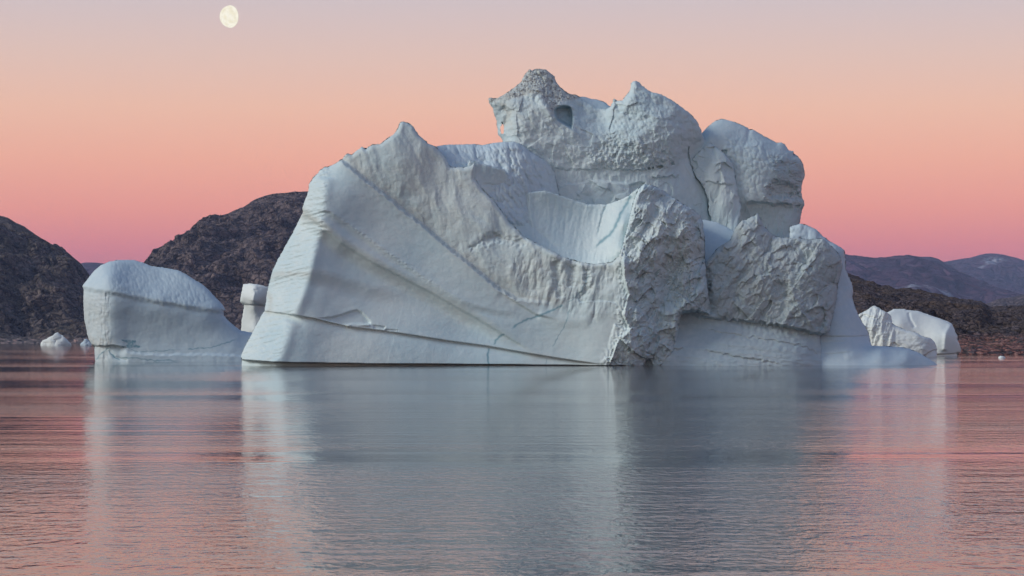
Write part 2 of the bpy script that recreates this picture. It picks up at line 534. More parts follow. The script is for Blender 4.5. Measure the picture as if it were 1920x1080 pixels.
A_CTRL = [(453, 690, 50), (480, 690, 16), (520, 690, -4), (600, 690, 0), (700, 690, 8), (800, 690, 14), (900, 690, 18), (1000, 690, 20), (1080, 690, 14),
          (1138, 690, 0), (1180, 690, 18), (1230, 690, 48), (1320, 690, 90),
          (470, 640, 66), (500, 640, 34), (536, 640, 6), (600, 640, 10), (700, 645, 16), (800, 650, 22), (900, 650, 28), (1000, 650, 30), (1080, 640, 21),
          (1150, 640, 6), (1176, 630, 10), (1235, 635, 46), (1320, 640, 90),
          (500, 560, 88), (530, 560, 50), (562, 560, 20), (620, 565, 24), (700, 570, 34), (800, 580, 40), (900, 580, 44), (1000, 570, 42), (1080, 570, 28),
          (1140, 570, 12), (1165, 560, 6), (1205, 560, 24), (1260, 560, 40), (1320, 560, 78),
          (535, 480, 92), (560, 480, 58), (584, 480, 34), (640, 490, 40), (700, 485, 50), (800, 490, 60), (900, 490, 54), (1000, 490, 44), (1080, 510, 32),
          (1150, 510, 16), (1168, 490, 10), (1215, 490, 34), (1270, 480, 44), (1320, 480, 76),
          (568, 410, 84), (600, 415, 46), (640, 420, 50), (700, 420, 64), (800, 420, 70), (900, 430, 62), (950, 430, 64),
          (580, 350, 92), (602, 355, 66), (640, 350, 62), (700, 350, 70), (800, 350, 76), (880, 350, 74), (620, 320, 84),
          (650, 295, 84), (700, 300, 76), (760, 300, 72), (820, 300, 86), (755, 240, 88),
          (1178, 430, 22), (1190, 400, 26), (1230, 400, 42), (1270, 420, 46), (1310, 420, 70), (1210, 355, 44), (1260, 375, 60)]
L1 = [(636, 299), (660, 318), (680, 335), (721, 366), (752, 393), (794, 425), (831, 458), (884, 500), (935, 543), (968, 562), (1017, 567), (1045, 570)]
L1b = [(935, 543), (968, 566), (1005, 589), (1050, 600)]
L2 = [(608, 392), (621, 401), (648, 420), (690, 450), (721, 472), (752, 493), (794, 522), (843, 552), (865, 566), (896, 576), (944, 587), (1000, 592)]
L3 = [(566, 396), (582, 408), (602, 424), (639, 455), (699, 492), (764, 525), (810, 549), (857, 576), (900, 600), (944, 627), (1005, 664)]
L4 = [(505, 520), (540, 512), (573, 512), (627, 520), (690, 541), (760, 556), (830, 580)]
L5 = [(490, 583), (515, 585), (548, 590), (586, 596), (627, 606), (660, 613), (721, 620), (780, 629), (836, 638), (911, 648), (1007, 665), (1077, 676), (1136, 684)]
LW = [(440, 672.5), (462, 675), (520, 679), (700, 682), (900, 683), (1140, 685.5)]
E2 = [(1203, 347), (1190, 392), (1178, 430), (1168, 460), (1165, 487), (1167, 520), (1174, 552), (1162, 590), (1176, 618), (1160, 632), (1146, 660), (1134, 686)]
ROUGH_F = [(1207, 345), (1195, 385), (1182, 430), (1170, 460), (1167, 490), (1170, 525), (1178, 552), (1168, 590), (1180, 618), (1162, 632), (1150, 660), (1138, 700),
           (1228, 700), (1262, 660), (1275, 620), (1300, 590), (1345, 600), (1345, 330)]
TAN = [(640, 285), (665, 318), (721, 362), (794, 421), (884, 494), (935, 535), (990, 560), (1050, 565), (1100, 560), (1165, 520), (1165, 470), (1140, 490), (1000, 440), (880, 290), (760, 210)]
r_rough = region(ROUGH_F, 3)
r_tan = region(TAN, 10)
VERTF = [(970, 470), (1165, 470), (1165, 560), (1120, 600), (1000, 570), (950, 500)]
r_vert = region(VERTF, 14)
LEFTF = [(440, 690), (520, 690), (545, 600), (575, 520), (590, 470), (606, 420), (612, 350), (625, 300), (560, 300), (440, 600)]
r_left = region(LEFTF, 6)

def a_tex(x, y, s):
    r = r_rough(x, y)
    t_ = r_tan(x, y); v_ = r_vert(x, y); l_ = r_left(x, y)
    out_ = 0.35 * fbm2(x / 22, y / 16, 4, 3)                                        # gentle unevenness everywhere
    s2_, sg2, _ = polydist(x, y, L2)
    out_ = out_ + np.exp(-((s2_ * sg2 + 2) / 5) ** 2) * sstep(880, 780, x) * (0.6 * fbm2(x / 6, y / 4, 3, 66) - 0.3 * chips(x, y, 7, 1.4, 35, 67, 1.0)) * (1 - r)
    out_ = out_ + 0.10 * scallop(x, y, 5, 1.2, 20, 2) * (1 - r)
    # rough end face: chips in three sizes, slanting down to the left
    big = chips(x, y, 34, 1.9, 118, 11, 1.2); mid = chips(x, y, 13, 1.9, 122, 12, 1.3); sm = chips(x, y, 5.5, 1.6, 115, 13, 1.1)
    rr = -24 * big - 5 * mid - 2.0 * sm + 5 * fbm2(x / 40, y / 40, 3, 6) + 12 * shards(x, y, 20, 2.2, 122, 14) + 5.5 * shards(x, y, 9, 2.0, 116, 15) + 2.2 * shards(x, y, 4.5, 1.8, 110, 16)
    out_ = out_ + r * rr
    # fluted tan cliff
    u, w = rot(x, y, -14)
    fl = 3.0 * fbm2(u / 30 + .4 * pn2(x / 50, y / 50, 22), w / 75, 3, 21, 0.4) + 0.45 * scallop(x, y, 6, 1.8, 80, 23) + (1.0 + 3.0 * sstep(400, 450, y)) * -chips(x, y, 30, 1.5, 50, 24, 0.9)
    out_ = out_ + t_ * (1 - r) * fl
    u, w = rot(x, y, 12)
    vf = 2.6 * fbm2(u / 16, w / 55, 3, 31, 0.5, True) - 4.5 * chips(x, y, 24, 1.9, 105, 32, 1.1) - 1.5 * chips(x, y, 9, 1.6, 110, 33, 1.1)
    out_ = out_ + v_ * (1 - r) * vf
    # left end: strata nearly level, weathered
    out_ = out_ + l_ * (1.8 * fbm2(x / 50, (y + 0.25 * x) / 5.5, 3, 41) + 1.2 * fbm2(x / 10, y / 6, 4, 43))
    return out_

def a_dirt_tint(x, y):  # tan on the cliff; same tint again along grooves and ledge lines
    d = 0.5 * r_tan(x, y) * (1 - r_rough(x, y)) * (0.6 + 0.5 * fbm2(x / 60, y / 30, 3, 55))
    for ln, w, a in ((L1, 12, 0.55), (L3, 10, 0.28), (L5, 4, 0.4)):
        s, sg, t_ = polydist(x, y, ln)
        d = d + a * np.exp(-((s * sg + (w * .4 if ln is L1 else -w * .4)) / w) ** 2)
    s, sg, _ = polydist(x, y, [(500, 520), (515, 514), (560, 514), (575, 514)])
    d = d + 0.7 * np.exp(-(s / 5) ** 2)
    s, sg, _ = polydist(x, y, [(566, 396), (590, 412), (620, 432)])
    d = d + 0.6 * np.exp(-(s / 6) ** 2)
    s, sg, _ = polydist(x, y, [(498, 545), (508, 560), (505, 585)])
    d = d + 0.7 * np.exp(-(s / 5) ** 2)
    return np.clip(d, 0, 0.74)

V_A = [([(1058, 571), (1045, 577), (1012, 592), (985, 600), (968, 609), (956, 622)], 1.9), ([(946, 626), (938, 630), (930, 638), (925, 648)], 1.9),
       ([(917, 652), (915, 660), (914, 672), (918, 686)], 1.7), ([(1068, 578), (1064, 595), (1058, 612), (1046, 632), (1034, 655)], 0.8),
       ([(1104, 515), (1098, 530), (1090, 545), (1076, 560), (1060, 571)], 0.9), ([(1026, 672), (1022, 684)], 0.6)]

def veins(lst, wob=1.6):
    def f(x, y):
        v = np.zeros_like(x)
        xx = x + wob * pn2(x / 7, y / 7, 61); yy = y + wob * pn2(x / 7, y / 7, 62)
        for pts, w in lst:
            s, sg, t_ = polydist(xx, yy, pts)
            v = np.maximum(v, np.exp(-(s / w) ** 2) * taper(t_, .05, .12))
        return v
    return f

feats_A = [
    ledge(LW, 26, 60, ta=0.01, tb=0.0, soft=1.2),
    ledge(L5, 7, 15, lip=2.0, wl=12, ta=0.02, tb=0.08),
    ledge(L4, 12.0, 60, lip=3, wl=24, ta=0.0, tb=0.4, soft=26),
    ledge(L3, 32, 62, lip=6.0, wl=10, ta=0.0, tb=0.3, soft=26), ledge(L3, 5, 14, ta=0.1, tb=0.1, soft=4),
    ledge(L2, 6.0, 13, lip=2.5, wl=9, ta=0.05, tb=0.25, soft=12),
    ledge(L1[::-1], 12, 24, lip=4.0, wl=22, ta=0.2, tb=0.02, soft=6, wob=2),
    ledge(L1b, 3, 14, lip=2.0, wl=10, ta=0.1, tb=0.3, soft=4),
    ridge([(612, 330), (606, 380), (604, 400)], 6, 14),
    ridge([(600, 425), (590, 470), (579, 520), (564, 560), (549, 595)], 9, 13, 0.03, 0.05),
    ridge([(546, 598), (534, 640), (520, 684)], 8, 15, 0.1, 0.0),
    ridge([(1006, 589), (1060, 602), (1110, 600)], 2.5, 12),
    ridge(E2, 6, 6, 0.03, 0.02, wob=5, sharp=True),
    # the scooped flake above the lower ledge
    pit([(590, 596), (620, 593), (640, 588), (660, 581), (670, 579), (680, 584), (690, 594), (696, 602), (696, 609), (670, 612), (640, 611), (620, 605)], 5, 5),
    lump(688, 604, 10, 6, 40, -2.0),
    ridge([(648, 612), (660, 608), (680, 609), (696, 610)], 4, 2.2),
    pit([(697, 608), (724, 611), (722, 619), (700, 617)], 3.5, 3), pit([(722, 616), (748, 618), (748, 621), (720, 622)], 3, 2),
    # creases of the rough end
    groove([(1248, 360), (1262, 420), (1268, 470), (1258, 520), (1262, 580)], 6, 12, wob=8),
    ridge([(1290, 395), (1296, 440), (1288, 500), (1298, 552), (1282, 580)], 9, 9, wob=7, sharp=True),
    ridge([(1230, 440), (1222, 500), (1230, 540)], 6, 9, wob=6, sharp=True),
    groove([(1180, 620), (1210, 612), (1225, 640), (1215, 670)], 8, 8, wob=5),
    ledge([(1150, 608), (1176, 616), (1200, 610), (1215, 606)], -6, 20, soft=3, wob=3),
    # low cave at the waterline
    pit([(1206, 683), (1210, 676), (1216, 672), (1222, 676), (1224, 683), (1224, 700), (1206, 700)], 24, 3),
    # dark hollow under the right end
    pit([(1268, 592), (1278, 582), (1300, 579), (1322, 584), (1345, 594), (1345, 740), (1262, 740), (1266, 640)], 70, 9, 2),
    groove([(1040, 488), (1044, 520), (1050, 560)], 5, 7, wob=3), groove([(1075, 495), (1072, 540)], 4, 6, wob=3), groove([(1100, 500), (1102, 540), (1085, 570)], 5, 6, wob=4),
    ridge([(960, 420), (1000, 455), (1060, 484), (1110, 496), (1150, 492)], 3, 6, wob=3, sharp=True),
    groove([(905, 460), (930, 445), (958, 452), (990, 455)], 4, 7, wob=5), groove([(880, 470), (910, 448), (935, 440)], 3, 5, wob=4),
]
relief('front_slab', A_OUT, A_CTRL, D_MAIN, ICE, berg, step=1.15, edge=(9, 11), feats=feats_A, tex=a_tex, dirt_tint=a_dirt_tint, blue_tint=lambda x, y: np.maximum(np.maximum(veins(V_A)(x, y), 0.10 * sstep(662, 684, y)), 0.13 * region([(960, 690), (930, 620), (1010, 600), (1090, 520), (1150, 560), (1120, 690)], 30)(x, y)), rough=lambda x, y: 0.22 + 0.9 * r_rough(x, y) + 0.3 * r_tan(x, y), thick=170, jag=1.4)

# --- hollow saddle behind the lip
B_OUT = [(880, 300), (946, 318), (952, 329), (960, 343), (973, 356), (981, 362), (995, 360), (1019, 357), (1033, 360), (1050, 366), (1077, 375), (1102, 383), (1137, 383),
         (1162, 375), (1179, 366), (1192, 356), (1197, 352), (1200, 400), (1190, 520), (960, 520), (900, 420), (870, 330)]
B_CTRL = [(880, 300, 88), (946, 318, 104), (960, 343, 116), (985, 365, 124), (1020, 360, 122), (1060, 370, 134), (1100, 384, 140), (1137, 384, 136), (1179, 368, 108), (1206, 346, 70),
          (900, 360, 84), (930, 390, 92), (960, 400, 104), (985, 400, 116), (1000, 400, 118), (1050, 410, 128), (1100, 420, 128), (1140, 420, 106), (1170, 420, 62),
          (960, 440, 88), (990, 450, 94), (1040, 460, 96), (1100, 480, 84), (1140, 470, 66), (1165, 470, 44), (1040, 510, 70), (1120, 510, 56), (960, 510, 70), (1200, 400, 96), (1195, 440, 104), (1190, 510, 100)]
V_B = [([(1184, 364), (1176, 380), (1163, 402), (1155, 422), (1145, 438), (1128, 452), (1112, 468)], 2.4), ([(1138, 383), (1130, 400), (1124, 420), (1120, 440)], 0.7)]
def b_tex(x, y, s):
    u, w = rot(x, y, 8)
    return 1.1 * fbm2(u / 9, w / 45, 4, 71) + 0.5 * fbm2(x / 6, y / 6, 3, 73) + 0.5 * fbm2(x / 40, y / 25, 3, 74)
relief('hollow_saddle', B_OUT, B_CTRL, D_MAIN, ICE, berg, step=1.3, edge=(4, 4), tex=b_tex, blue_tint=veins(V_B), thick=90, jag=0.8,
       feats=[ridge([(993, 362), (994, 390), (998, 420), (1005, 450)], 4, 4, 0, 0.3, sharp=True), groove([(1138, 383), (1130, 400), (1124, 425), (1119, 450)], 3, 1.8, 0, .2, wob=2),
              groove([(905, 345), (930, 348), (958, 345)], 2.5, 2.5, wob=2), ridge([(1160, 378), (1180, 366)], 3, 5),
              groove([(975, 405), (1010, 435), (1050, 470)], 3, 5), ridge([(940, 430), (965, 395), (985, 365)], 1.5, 2)])

# --- rounded dome
C_OUT = [(812, 276), (830, 272), (843, 271), (862, 271), (890, 270), (905, 272), (925, 268), (945, 266), (962, 265), (975, 269), (985, 276), (1000, 287), (1020, 299), (1033, 312),
         (1040, 325), (1045, 345), (1049, 366), (1052, 420), (980, 430), (900, 400), (840, 350), (812, 300)]
C_CTRL = [(820, 275, 140), (860, 274, 156), (900, 275, 150), (960, 268, 152), (1000, 290, 158), (1030, 312, 174), (1046, 345, 190), (1050, 400, 196),
          (850, 310, 108), (900, 300, 130), (940, 310, 122), (980, 320, 126), (1010, 340, 142), (1030, 360, 160), (900, 340, 100), (950, 350, 104), (990, 370, 124), (1020, 400, 150), (850, 350, 88), (930, 400, 80), (980, 425, 96)]
def c_tex(x, y, s):
    return 7.5 * scallop(x, y, 8, 2.1, 62, 3) + 2.5 * scallop(x, y, 4, 1.8, 70, 5) + 1.5 * fbm2(x / 30, y / 30, 3, 81)
relief('rounded_dome', C_OUT, C_CTRL, D_MAIN, ICE_BLUE, berg, step=1.15, edge=(14, 20), tex=c_tex, rough=lambda x, y: 0.6 + 0 * x, thick=110, jag=0.4,
       feats=[groove([(898, 272), (905, 300), (900, 330)], 5, 12, 0.0, .4)])

# --- tall tower with the hanging tusk, the cave and the horn
T1_OUT = [(915, 185.5), (917, 183), (933, 184), (952, 173), (963, 165), (977, 154), (980, 146), (985, 138), (990, 133), (994, 129), (997, 132), (1001, 130), (1010, 129), (1023, 130), (1032, 137),
          (1040, 143), (1042, 152), (1050, 163), (1057, 168), (1067, 176), (1084, 179), (1090, 186), (1104, 194), (1120, 202), (1136, 205), (1144, 200), (1149, 191), (1151, 184), (1155, 188), (1160, 189), (1167, 188), (1176, 176),
          (1182, 167), (1183, 157), (1187, 152), (1193, 151), (1199, 155), (1203, 160), (1220, 172), (1240, 177), (1260, 188), (1273, 197), (1293, 212), (1307, 227), (1313, 240), (1316, 250),
          (1322, 262), (1335, 300), (1350, 440), (1200, 440), (1000, 430), (960, 300), (945, 275), (942, 263), (938, 256), (934, 253), (933, 245), (931, 226), (926, 212), (924, 203), (918, 195)]
T1_HOLE = [(941, 228), (938.5, 237), (938.5, 247), (943, 256), (944.5, 246), (944, 236), (942.5, 229)]
T1_CTRL = [(917, 186, 196), (935, 190, 186), (935, 230, 200), (940, 262, 190), (950, 200, 178), (955, 240, 166), (965, 280, 160), (975, 190, 172), (985, 150, 208), (1010, 135, 214), (1010, 165, 188), (1010, 200, 166), (1000, 250, 156), (1040, 150, 216),
           (1035, 190, 176), (1030, 230, 160), (1030, 290, 158), (1060, 180, 196), (1084, 184, 210), (1100, 200, 206), (1100, 225, 192), (1130, 215, 204), (1085, 250, 168), (1120, 260, 172), (1145, 215, 190), (1150, 190, 194),
           (1165, 210, 184), (1190, 155, 196), (1190, 190, 176), (1200, 230, 164), (1180, 270, 160), (1130, 300, 162), (1070, 300, 162), (1240, 185, 184), (1250, 220, 168), (1230, 270, 160), (1280, 210, 190), (1280, 245, 178), (1308, 245, 204),
           (1300, 262, 206), (1290, 300, 208), (1260, 300, 174), (1220, 310, 166), (1050, 335, 164), (1110, 335, 164), (1180, 335, 166), (1230, 345, 168), (1280, 350, 186), (1320, 350, 214), (1060, 375, 166), (1110, 380, 164), (1170, 380, 160), (1220, 400, 164), (1300, 410, 196), (1340, 420, 214), (1000, 400, 176), (1000, 340, 176)]
CAVE = [(1038, 205), (1043, 201), (1050, 198), (1057, 196.5), (1065, 197), (1070, 200), (1074, 208), (1075.5, 220), (1075, 234), (1073, 244), (1065, 239), (1057, 234), (1050, 230), (1043, 224), (1039, 216)]
T1_LOW = [(1030, 317), (1060, 318), (1112, 316), (1160, 318), (1200, 322), (1216, 318), (1245, 318), (1262, 306), (1280, 292), (1300, 272), (1316, 250), (1360, 250), (1360, 450), (1000, 450)]
r_low = region(T1_LOW, 10)
PALE1 = [(1040, 345), (1080, 345), (1120, 338), (1180, 345), (1190, 352), (1190, 400), (1040, 400)]
r_pale1 = region(PALE1, 3)
r_cap = region([(910, 180), (917, 191), (945, 187), (975, 182), (995, 176), (1012, 178), (1020, 192), (1030, 208), (1037, 216), (1042, 200), (1052, 190), (1075, 190), (1090, 184), (1050, 120), (980, 110), (930, 160)], 5)
r_coarse = region([(1140, 250), (1200, 262), (1270, 285), (1262, 318), (1200, 322), (1120, 316), (1100, 290)], 16)
r_horn = region([(1160, 140), (1330, 140), (1330, 260), (1280, 300), (1200, 280), (1150, 230)], 14)
def t1_tex(x, y, s):
    lo = r_low(x, y); pa = r_pale1(x, y); cp = r_cap(x, y); co_ = r_coarse(x, y); ho = r_horn(x, y)
    up = (0.6 + 2.4 * np.clip(fbm2(x / 45, y / 40, 2, 90) + .5, 0, 1)) * scallop(x, y, 6, 1.7, 65, 3) + 3.0 * fbm2(x / 30, y / 26, 4, 91) + 4.0 * shards(x, y, 34, 1.5, 70, 88) - 5.0 * chips(x, y, 30, 1.4, 60, 92, 0.9)
    up = up + ho * (1.8 * scallop(x, y, 8, 1.3, 40, 6))
    up = up + co_ * (-5.5 * chips(x, y, 10, 1.2, 60, 93, 1.1) + 2.6 * fbm2(x / 6, y / 6, 3, 94))
    up = up + cp * (3.2 * fbm2(x / 7, y / 6, 4, 95, 0.65, True) - 2.4 * chips(x, y, 8, 1.3, 30, 96, 1.0))
    low = 1.6 * fbm2(x / 12, y / 26, 4, 97) + 2.5 * shards(x, y, 22, 1.6, 80, 89) + 0.6 * scallop(x, y, 6, 1.4, 80, 8)
    pl = 6 * shards(x, y, 24, 1.3, 30, 87) - 6 * chips(x, y, 26, 1.2, 30, 98, 1.1) - 1.6 * chips(x, y, 9, 1.2, 60, 99, 1.0)
    return up * (1 - lo) + lo * (low * (1 - pa) + pl * pa)
def t1_dirt(x, y):
    d = 1.0 * r_cap(x, y) + 0.35 * region([(925, 188), (1000, 180), (1015, 210), (1000, 270), (950, 265)], 14)(x, y) * (1 + fbm2(x / 12, y / 12, 3, 101))
    d = d + 0.55 * r_coarse(x, y) * np.clip(0.5 + fbm2(x / 10, y / 8, 3, 102), 0, 1)
    s, sg, _ = polydist(x, y, [(924, 192), (945, 198), (955, 215), (948, 230)])
    d = d + 0.5 * np.exp(-(s / 8) ** 2)
    return np.clip(d, 0, 1)
def t1_cave_tint(x, y):
    return 0.5 * region(CAVE, 2)(x, y)  # whole inside of the cave tinted darker blue
feats_T1 = [
    pit(CAVE, 22, 6),
    ridge([(1036, 214), (1045, 227), (1062, 239), (1076, 247), (1090, 250), (1117, 256)], 3, 5, 0.1, 0.2, sharp=True),
    ridge([(1072, 196), (1078, 208), (1079, 225)], 3, 4),
    ridge([(1012, 176), (1020, 195), (1034, 214), (1042, 226)], 6, 8),
    ridge([(994, 172), (1008, 168), (1016, 172)], 3, 4), pit([(998, 178), (1006, 176), (1010, 184), (1004, 190), (997, 186)], 2.5, 4),
    groove([(940, 200), (952, 210), (950, 228), (944, 240)], 7, 6), ridge([(926, 190), (930, 215), (936, 245)], 2, 4),
    ridge([(1193, 152), (1188, 180), (1170, 205), (1160, 230)], 5, 8, 0, .3),
    groove([(1152, 188), (1160, 200), (1165, 212)], 5, 5), ledge([(1155, 205), (1190, 213), (1230, 222), (1300, 228)], 1.6, 16, soft=3, wob=2),
    ledge([(1040, 314), (1060, 318), (1112, 316), (1160, 317), (1200, 319), (1216, 316), (1240, 318)], 2.5, 14, lip=1.0, wl=12, ta=.02, tb=.1, wob=4),
    ledge([(1236, 318), (1262, 306), (1280, 290), (1300, 268), (1316, 250)], 6, 24, lip=2, wl=12, ta=.4, tb=0, soft=9, wob=8),
    pit([(1212, 314), (1218, 311), (1221, 316), (1216, 320)], 12, 3), pit([(1229, 310), (1242, 308), (1246, 313), (1238, 318), (1230, 316)], 14, 3), pit([(1222, 313), (1226, 311), (1227, 318), (1223, 318)], 12, 2),
    pit([(1254, 306), (1262, 302), (1266, 309), (1258, 312)], 8, 3),
    groove([(1292, 274), (1290, 283), (1291, 293), (1295, 308), (1300, 320), (1305, 333), (1317, 347), (1324, 362), (1329, 377), (1328, 393), (1333, 414)], 11, 1.1, .02, .1, wob=1.5),
    pit([(1179, 346), (1200, 340), (1212, 342), (1186, 370), (1180, 362)], 8, 3),
    ridge([(1098, 345), (1092, 358), (1082, 366)], 5, 4, sharp=True),
    ledge([(1222, 330), (1250, 332), (1276, 328)], 6, 12, lip=3, soft=3, wob=5),
    lump(1085, 210, 16, 16, 0, -5),
]
relief('arched_tower', T1_OUT, T1_CTRL, D_MAIN + 2.7, ICE, berg, step=1.1, edge=(9, 10), rough=lambda x, y: 0.8 + 0.4 * r_coarse(x, y) - 0.4 * r_low(x, y), feats=feats_T1, tex=t1_tex, dirt_tint=t1_dirt, blue_tint=t1_cave_tint, thick=130, jag=1.0, jagscale=5, hole=T1_HOLE, back_r=60, shade_back=1.6)
relief('far_crest', [(1080, 178), (1087, 182), (1094, 181), (1108, 185), (1120, 187), (1133, 191), (1146, 201), (1150, 230), (1080, 230)],
       [(1080, 180, 238), (1150, 205, 244), (1115, 188, 246), (1110, 215, 226), (1080, 230, 226), (1150, 230, 228)], D_MAIN + 2.7, ICE_BLUE, berg, step=1.2, edge=(8, 12),
       tex=lambda x, y, s: 1.2 * scallop(x, y, 5, 1.3, 60, 3), thick=60, jag=0.8, jagscale=4, back_r=30)

# --- domed tower on the right with its hollow and the pale slab leaning on it
T2_OUT = [(1296, 262), (1308, 256), (1314, 252), (1320, 245), (1330, 235), (1342, 226), (1355, 223), (1372, 227), (1388, 233), (1403, 240), (1405, 243), (1413, 243), (1430, 254), (1457, 268), (1465, 267), (1472, 271),
          (1478, 281), (1488, 283.5), (1488, 290), (1497, 294), (1505, 306), (1508, 318), (1509, 331), (1504, 343), (1502, 360), (1505, 372), (1509, 383), (1504, 393), (1501, 410), (1499, 420),
          (1500, 470), (1300, 470), (1290, 380)]
T2_CTRL = [(1300, 262, 232), (1315, 254, 250), (1355, 226, 262), (1400, 242, 262), (1450, 268, 262), (1490, 292, 268), (1508, 325, 280), (1500, 300, 262), (1330, 256, 228), (1360, 255, 226), (1330, 300, 222), (1380, 290, 214), (1420, 280, 224), (1455, 300, 226),
           (1480, 320, 240), (1380, 340, 212), (1410, 330, 206), (1440, 330, 212), (1400, 372, 206), (1440, 372, 214), (1480, 372, 246), (1500, 380, 262), (1400, 400, 228), (1440, 410, 232), (1480, 420, 250), (1495, 430, 262),
           (1320, 380, 228), (1350, 420, 224), (1300, 440, 226), (1400, 460, 226), (1480, 460, 248)]
r_sc2 = region([(1355, 255), (1420, 262), (1460, 290), (1440, 330), (1420, 365), (1390, 372), (1372, 310)], 10)
r_rough2 = region([(1440, 290), (1480, 288), (1520, 310), (1520, 400), (1470, 385), (1430, 376), (1436, 345), (1452, 330)], 8)
r_under2 = region([(1395, 384), (1440, 384), (1500, 390), (1510, 470), (1380, 470)], 4)
def t2_tex(x, y, s):
    a_ = r_sc2(x, y); b_ = r_rough2(x, y); c_ = r_under2(x, y)
    o = 0.8 * fbm2(x / 24, y / 14, 4, 111) + 0.45 * scallop(x, y, 6, 2.0, 10, 3)
    o = o + a_ * 3.4 * scallop(x, y, 7, 1.5, 75, 7)
    o = o + b_ * (6 * shards(x, y, 15, 1.6, 20, 110) - 5 * chips(x, y, 17, 1.5, 20, 113, 1.1) - 3.0 * chips(x, y, 7, 1.4, 10, 114, 1.0) + 3.0 * fbm2(x / 9, y / 5, 3, 115, .6, True))
    u, w = rot(x, y, 12)
    o = o + c_ * (3.6 * fbm2(u / 11, w / 50, 4, 116, .55, True) - 2 * chips(x, y, 14, 2.5, 80, 117, 1.0))
    return o
feats_T2 = [
    pit([(1438, 342), (1452, 333), (1480, 338), (1500, 344), (1502, 352), (1498, 366), (1480, 374), (1460, 378), (1440, 374), (1434, 360)], 15, 14, 3),
    pit([(1474, 362), (1500, 358), (1503, 372), (1488, 378), (1474, 374)], 8, 6, 2), pit([(1488, 386), (1505, 382), (1500, 390), (1490, 393)], 8, 4, 2),
    ledge([(1398, 382), (1405, 379), (1438, 378), (1451, 383), (1472, 379), (1490, 386)], 12, 22, lip=4, wl=10, ta=.03, tb=.1, wob=4, soft=3),
    ledge([(1355, 272), (1380, 276), (1420, 268), (1440, 275)], -3, 20, soft=4, wob=4), groove([(1404, 242), (1402, 262), (1398, 275)], 3, 4, 0, .4),
    pit([(1350, 281), (1365, 280), (1364, 288), (1360, 292)], 9, 3, 1), pit([(1463, 300), (1470, 302), (1468, 308), (1462, 306)], 6, 3, 1),
    lump(1484, 318, 9, 10, 20, 5), lump(1470, 300, 7, 6, 0, 4),
]
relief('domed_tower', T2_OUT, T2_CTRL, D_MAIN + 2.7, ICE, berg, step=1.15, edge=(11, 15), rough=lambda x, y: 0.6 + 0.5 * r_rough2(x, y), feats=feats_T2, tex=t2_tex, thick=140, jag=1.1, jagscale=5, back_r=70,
       dirt_tint=lambda x, y: np.clip(0.45 * r_rough2(x, y) * (0.6 + fbm2(x / 9, y / 7, 3, 118)), 0, .7), blue_tint=lambda x, y: 0.22 * r_under2(x, y) + 0.15 * r_rough2(x, y))  # rough hollow tinted tan and blue, the fluted recess below it blue
M_OUT = [(1297, 300), (1304, 292), (1313, 283), (1322, 274), (1330, 267), (1342, 275), (1359, 289), (1368, 298), (1374, 306), (1377, 318), (1378, 327), (1383, 356), (1388, 377), (1390, 390), (1386, 410), (1380, 470), (1336, 470),
         (1333, 414), (1328, 393), (1329, 377), (1324, 362), (1317, 347), (1305, 333), (1300, 320)]
M_CTRL = [(1300, 305, 214), (1330, 270, 216), (1370, 300, 206), (1330, 300, 202), (1350, 300, 196), (1345, 340, 190), (1320, 340, 200), (1375, 340, 200), (1335, 380, 198), (1365, 380, 184), (1388, 380, 200), (1345, 440, 196), (1375, 440, 180)]
def m_tex(x, y, s):
    lo = sstep(340, 348, y)
    u, w = rot(x, y, 8)
    return (1 - lo) * (7 * shards(x, y, 22, 1.3, 60, 120) - 5 * chips(x, y, 20, 1.3, 60, 121, 1.0) + 0.8 * scallop(x, y, 5, 1.4, 50, 2)) + lo * (2.0 * fbm2(u / 12, w / 60, 3, 122, .5) + 6 * shards(x, y, 18, 2.6, 98, 119) - 3 * chips(x, y, 18, 2.6, 98, 123, .9))
relief('leaning_slab', M_OUT, M_CTRL, D_MAIN + 2.7, ICE, berg, step=1.15, edge=(3, 5), tex=m_tex, thick=50, jag=2.2, jagscale=9, back_r=25, rough=lambda x, y: 0.7 + 0 * x,
       feats=[ledge([(1320, 338), (1345, 342), (1360, 345), (1378, 347)], 3, 12, lip=2, wob=3, soft=2), ridge([(1352, 298), (1352, 320), (1362, 350), (1384, 372)], 4, 4, sharp=True, wob=3),
              pit([(1344, 340), (1348, 339), (1348, 343), (1344, 343)], 6, 1.5)])

# --- snow slope between the blocks
relief('snow_slope', [(1310, 412), (1320, 412), (1344, 417), (1364, 426), (1380, 436), (1400, 440), (1400, 540), (1305, 540)],
       [(1310, 414, 176), (1344, 418, 172), (1380, 436, 160), (1400, 440, 158), (1320, 460, 134), (1350, 460, 124), (1390, 470, 112), (1320, 500, 108), (1390, 530, 100), (1310, 540, 100)], D_MAIN, ICE_BLUE, berg,
       step=1.3, edge=(4, 4), tex=lambda x, y, s: 0.5 * fbm2(x / 12, y / 12, 3, 131), thick=60, jag=0.4, back_r=40)

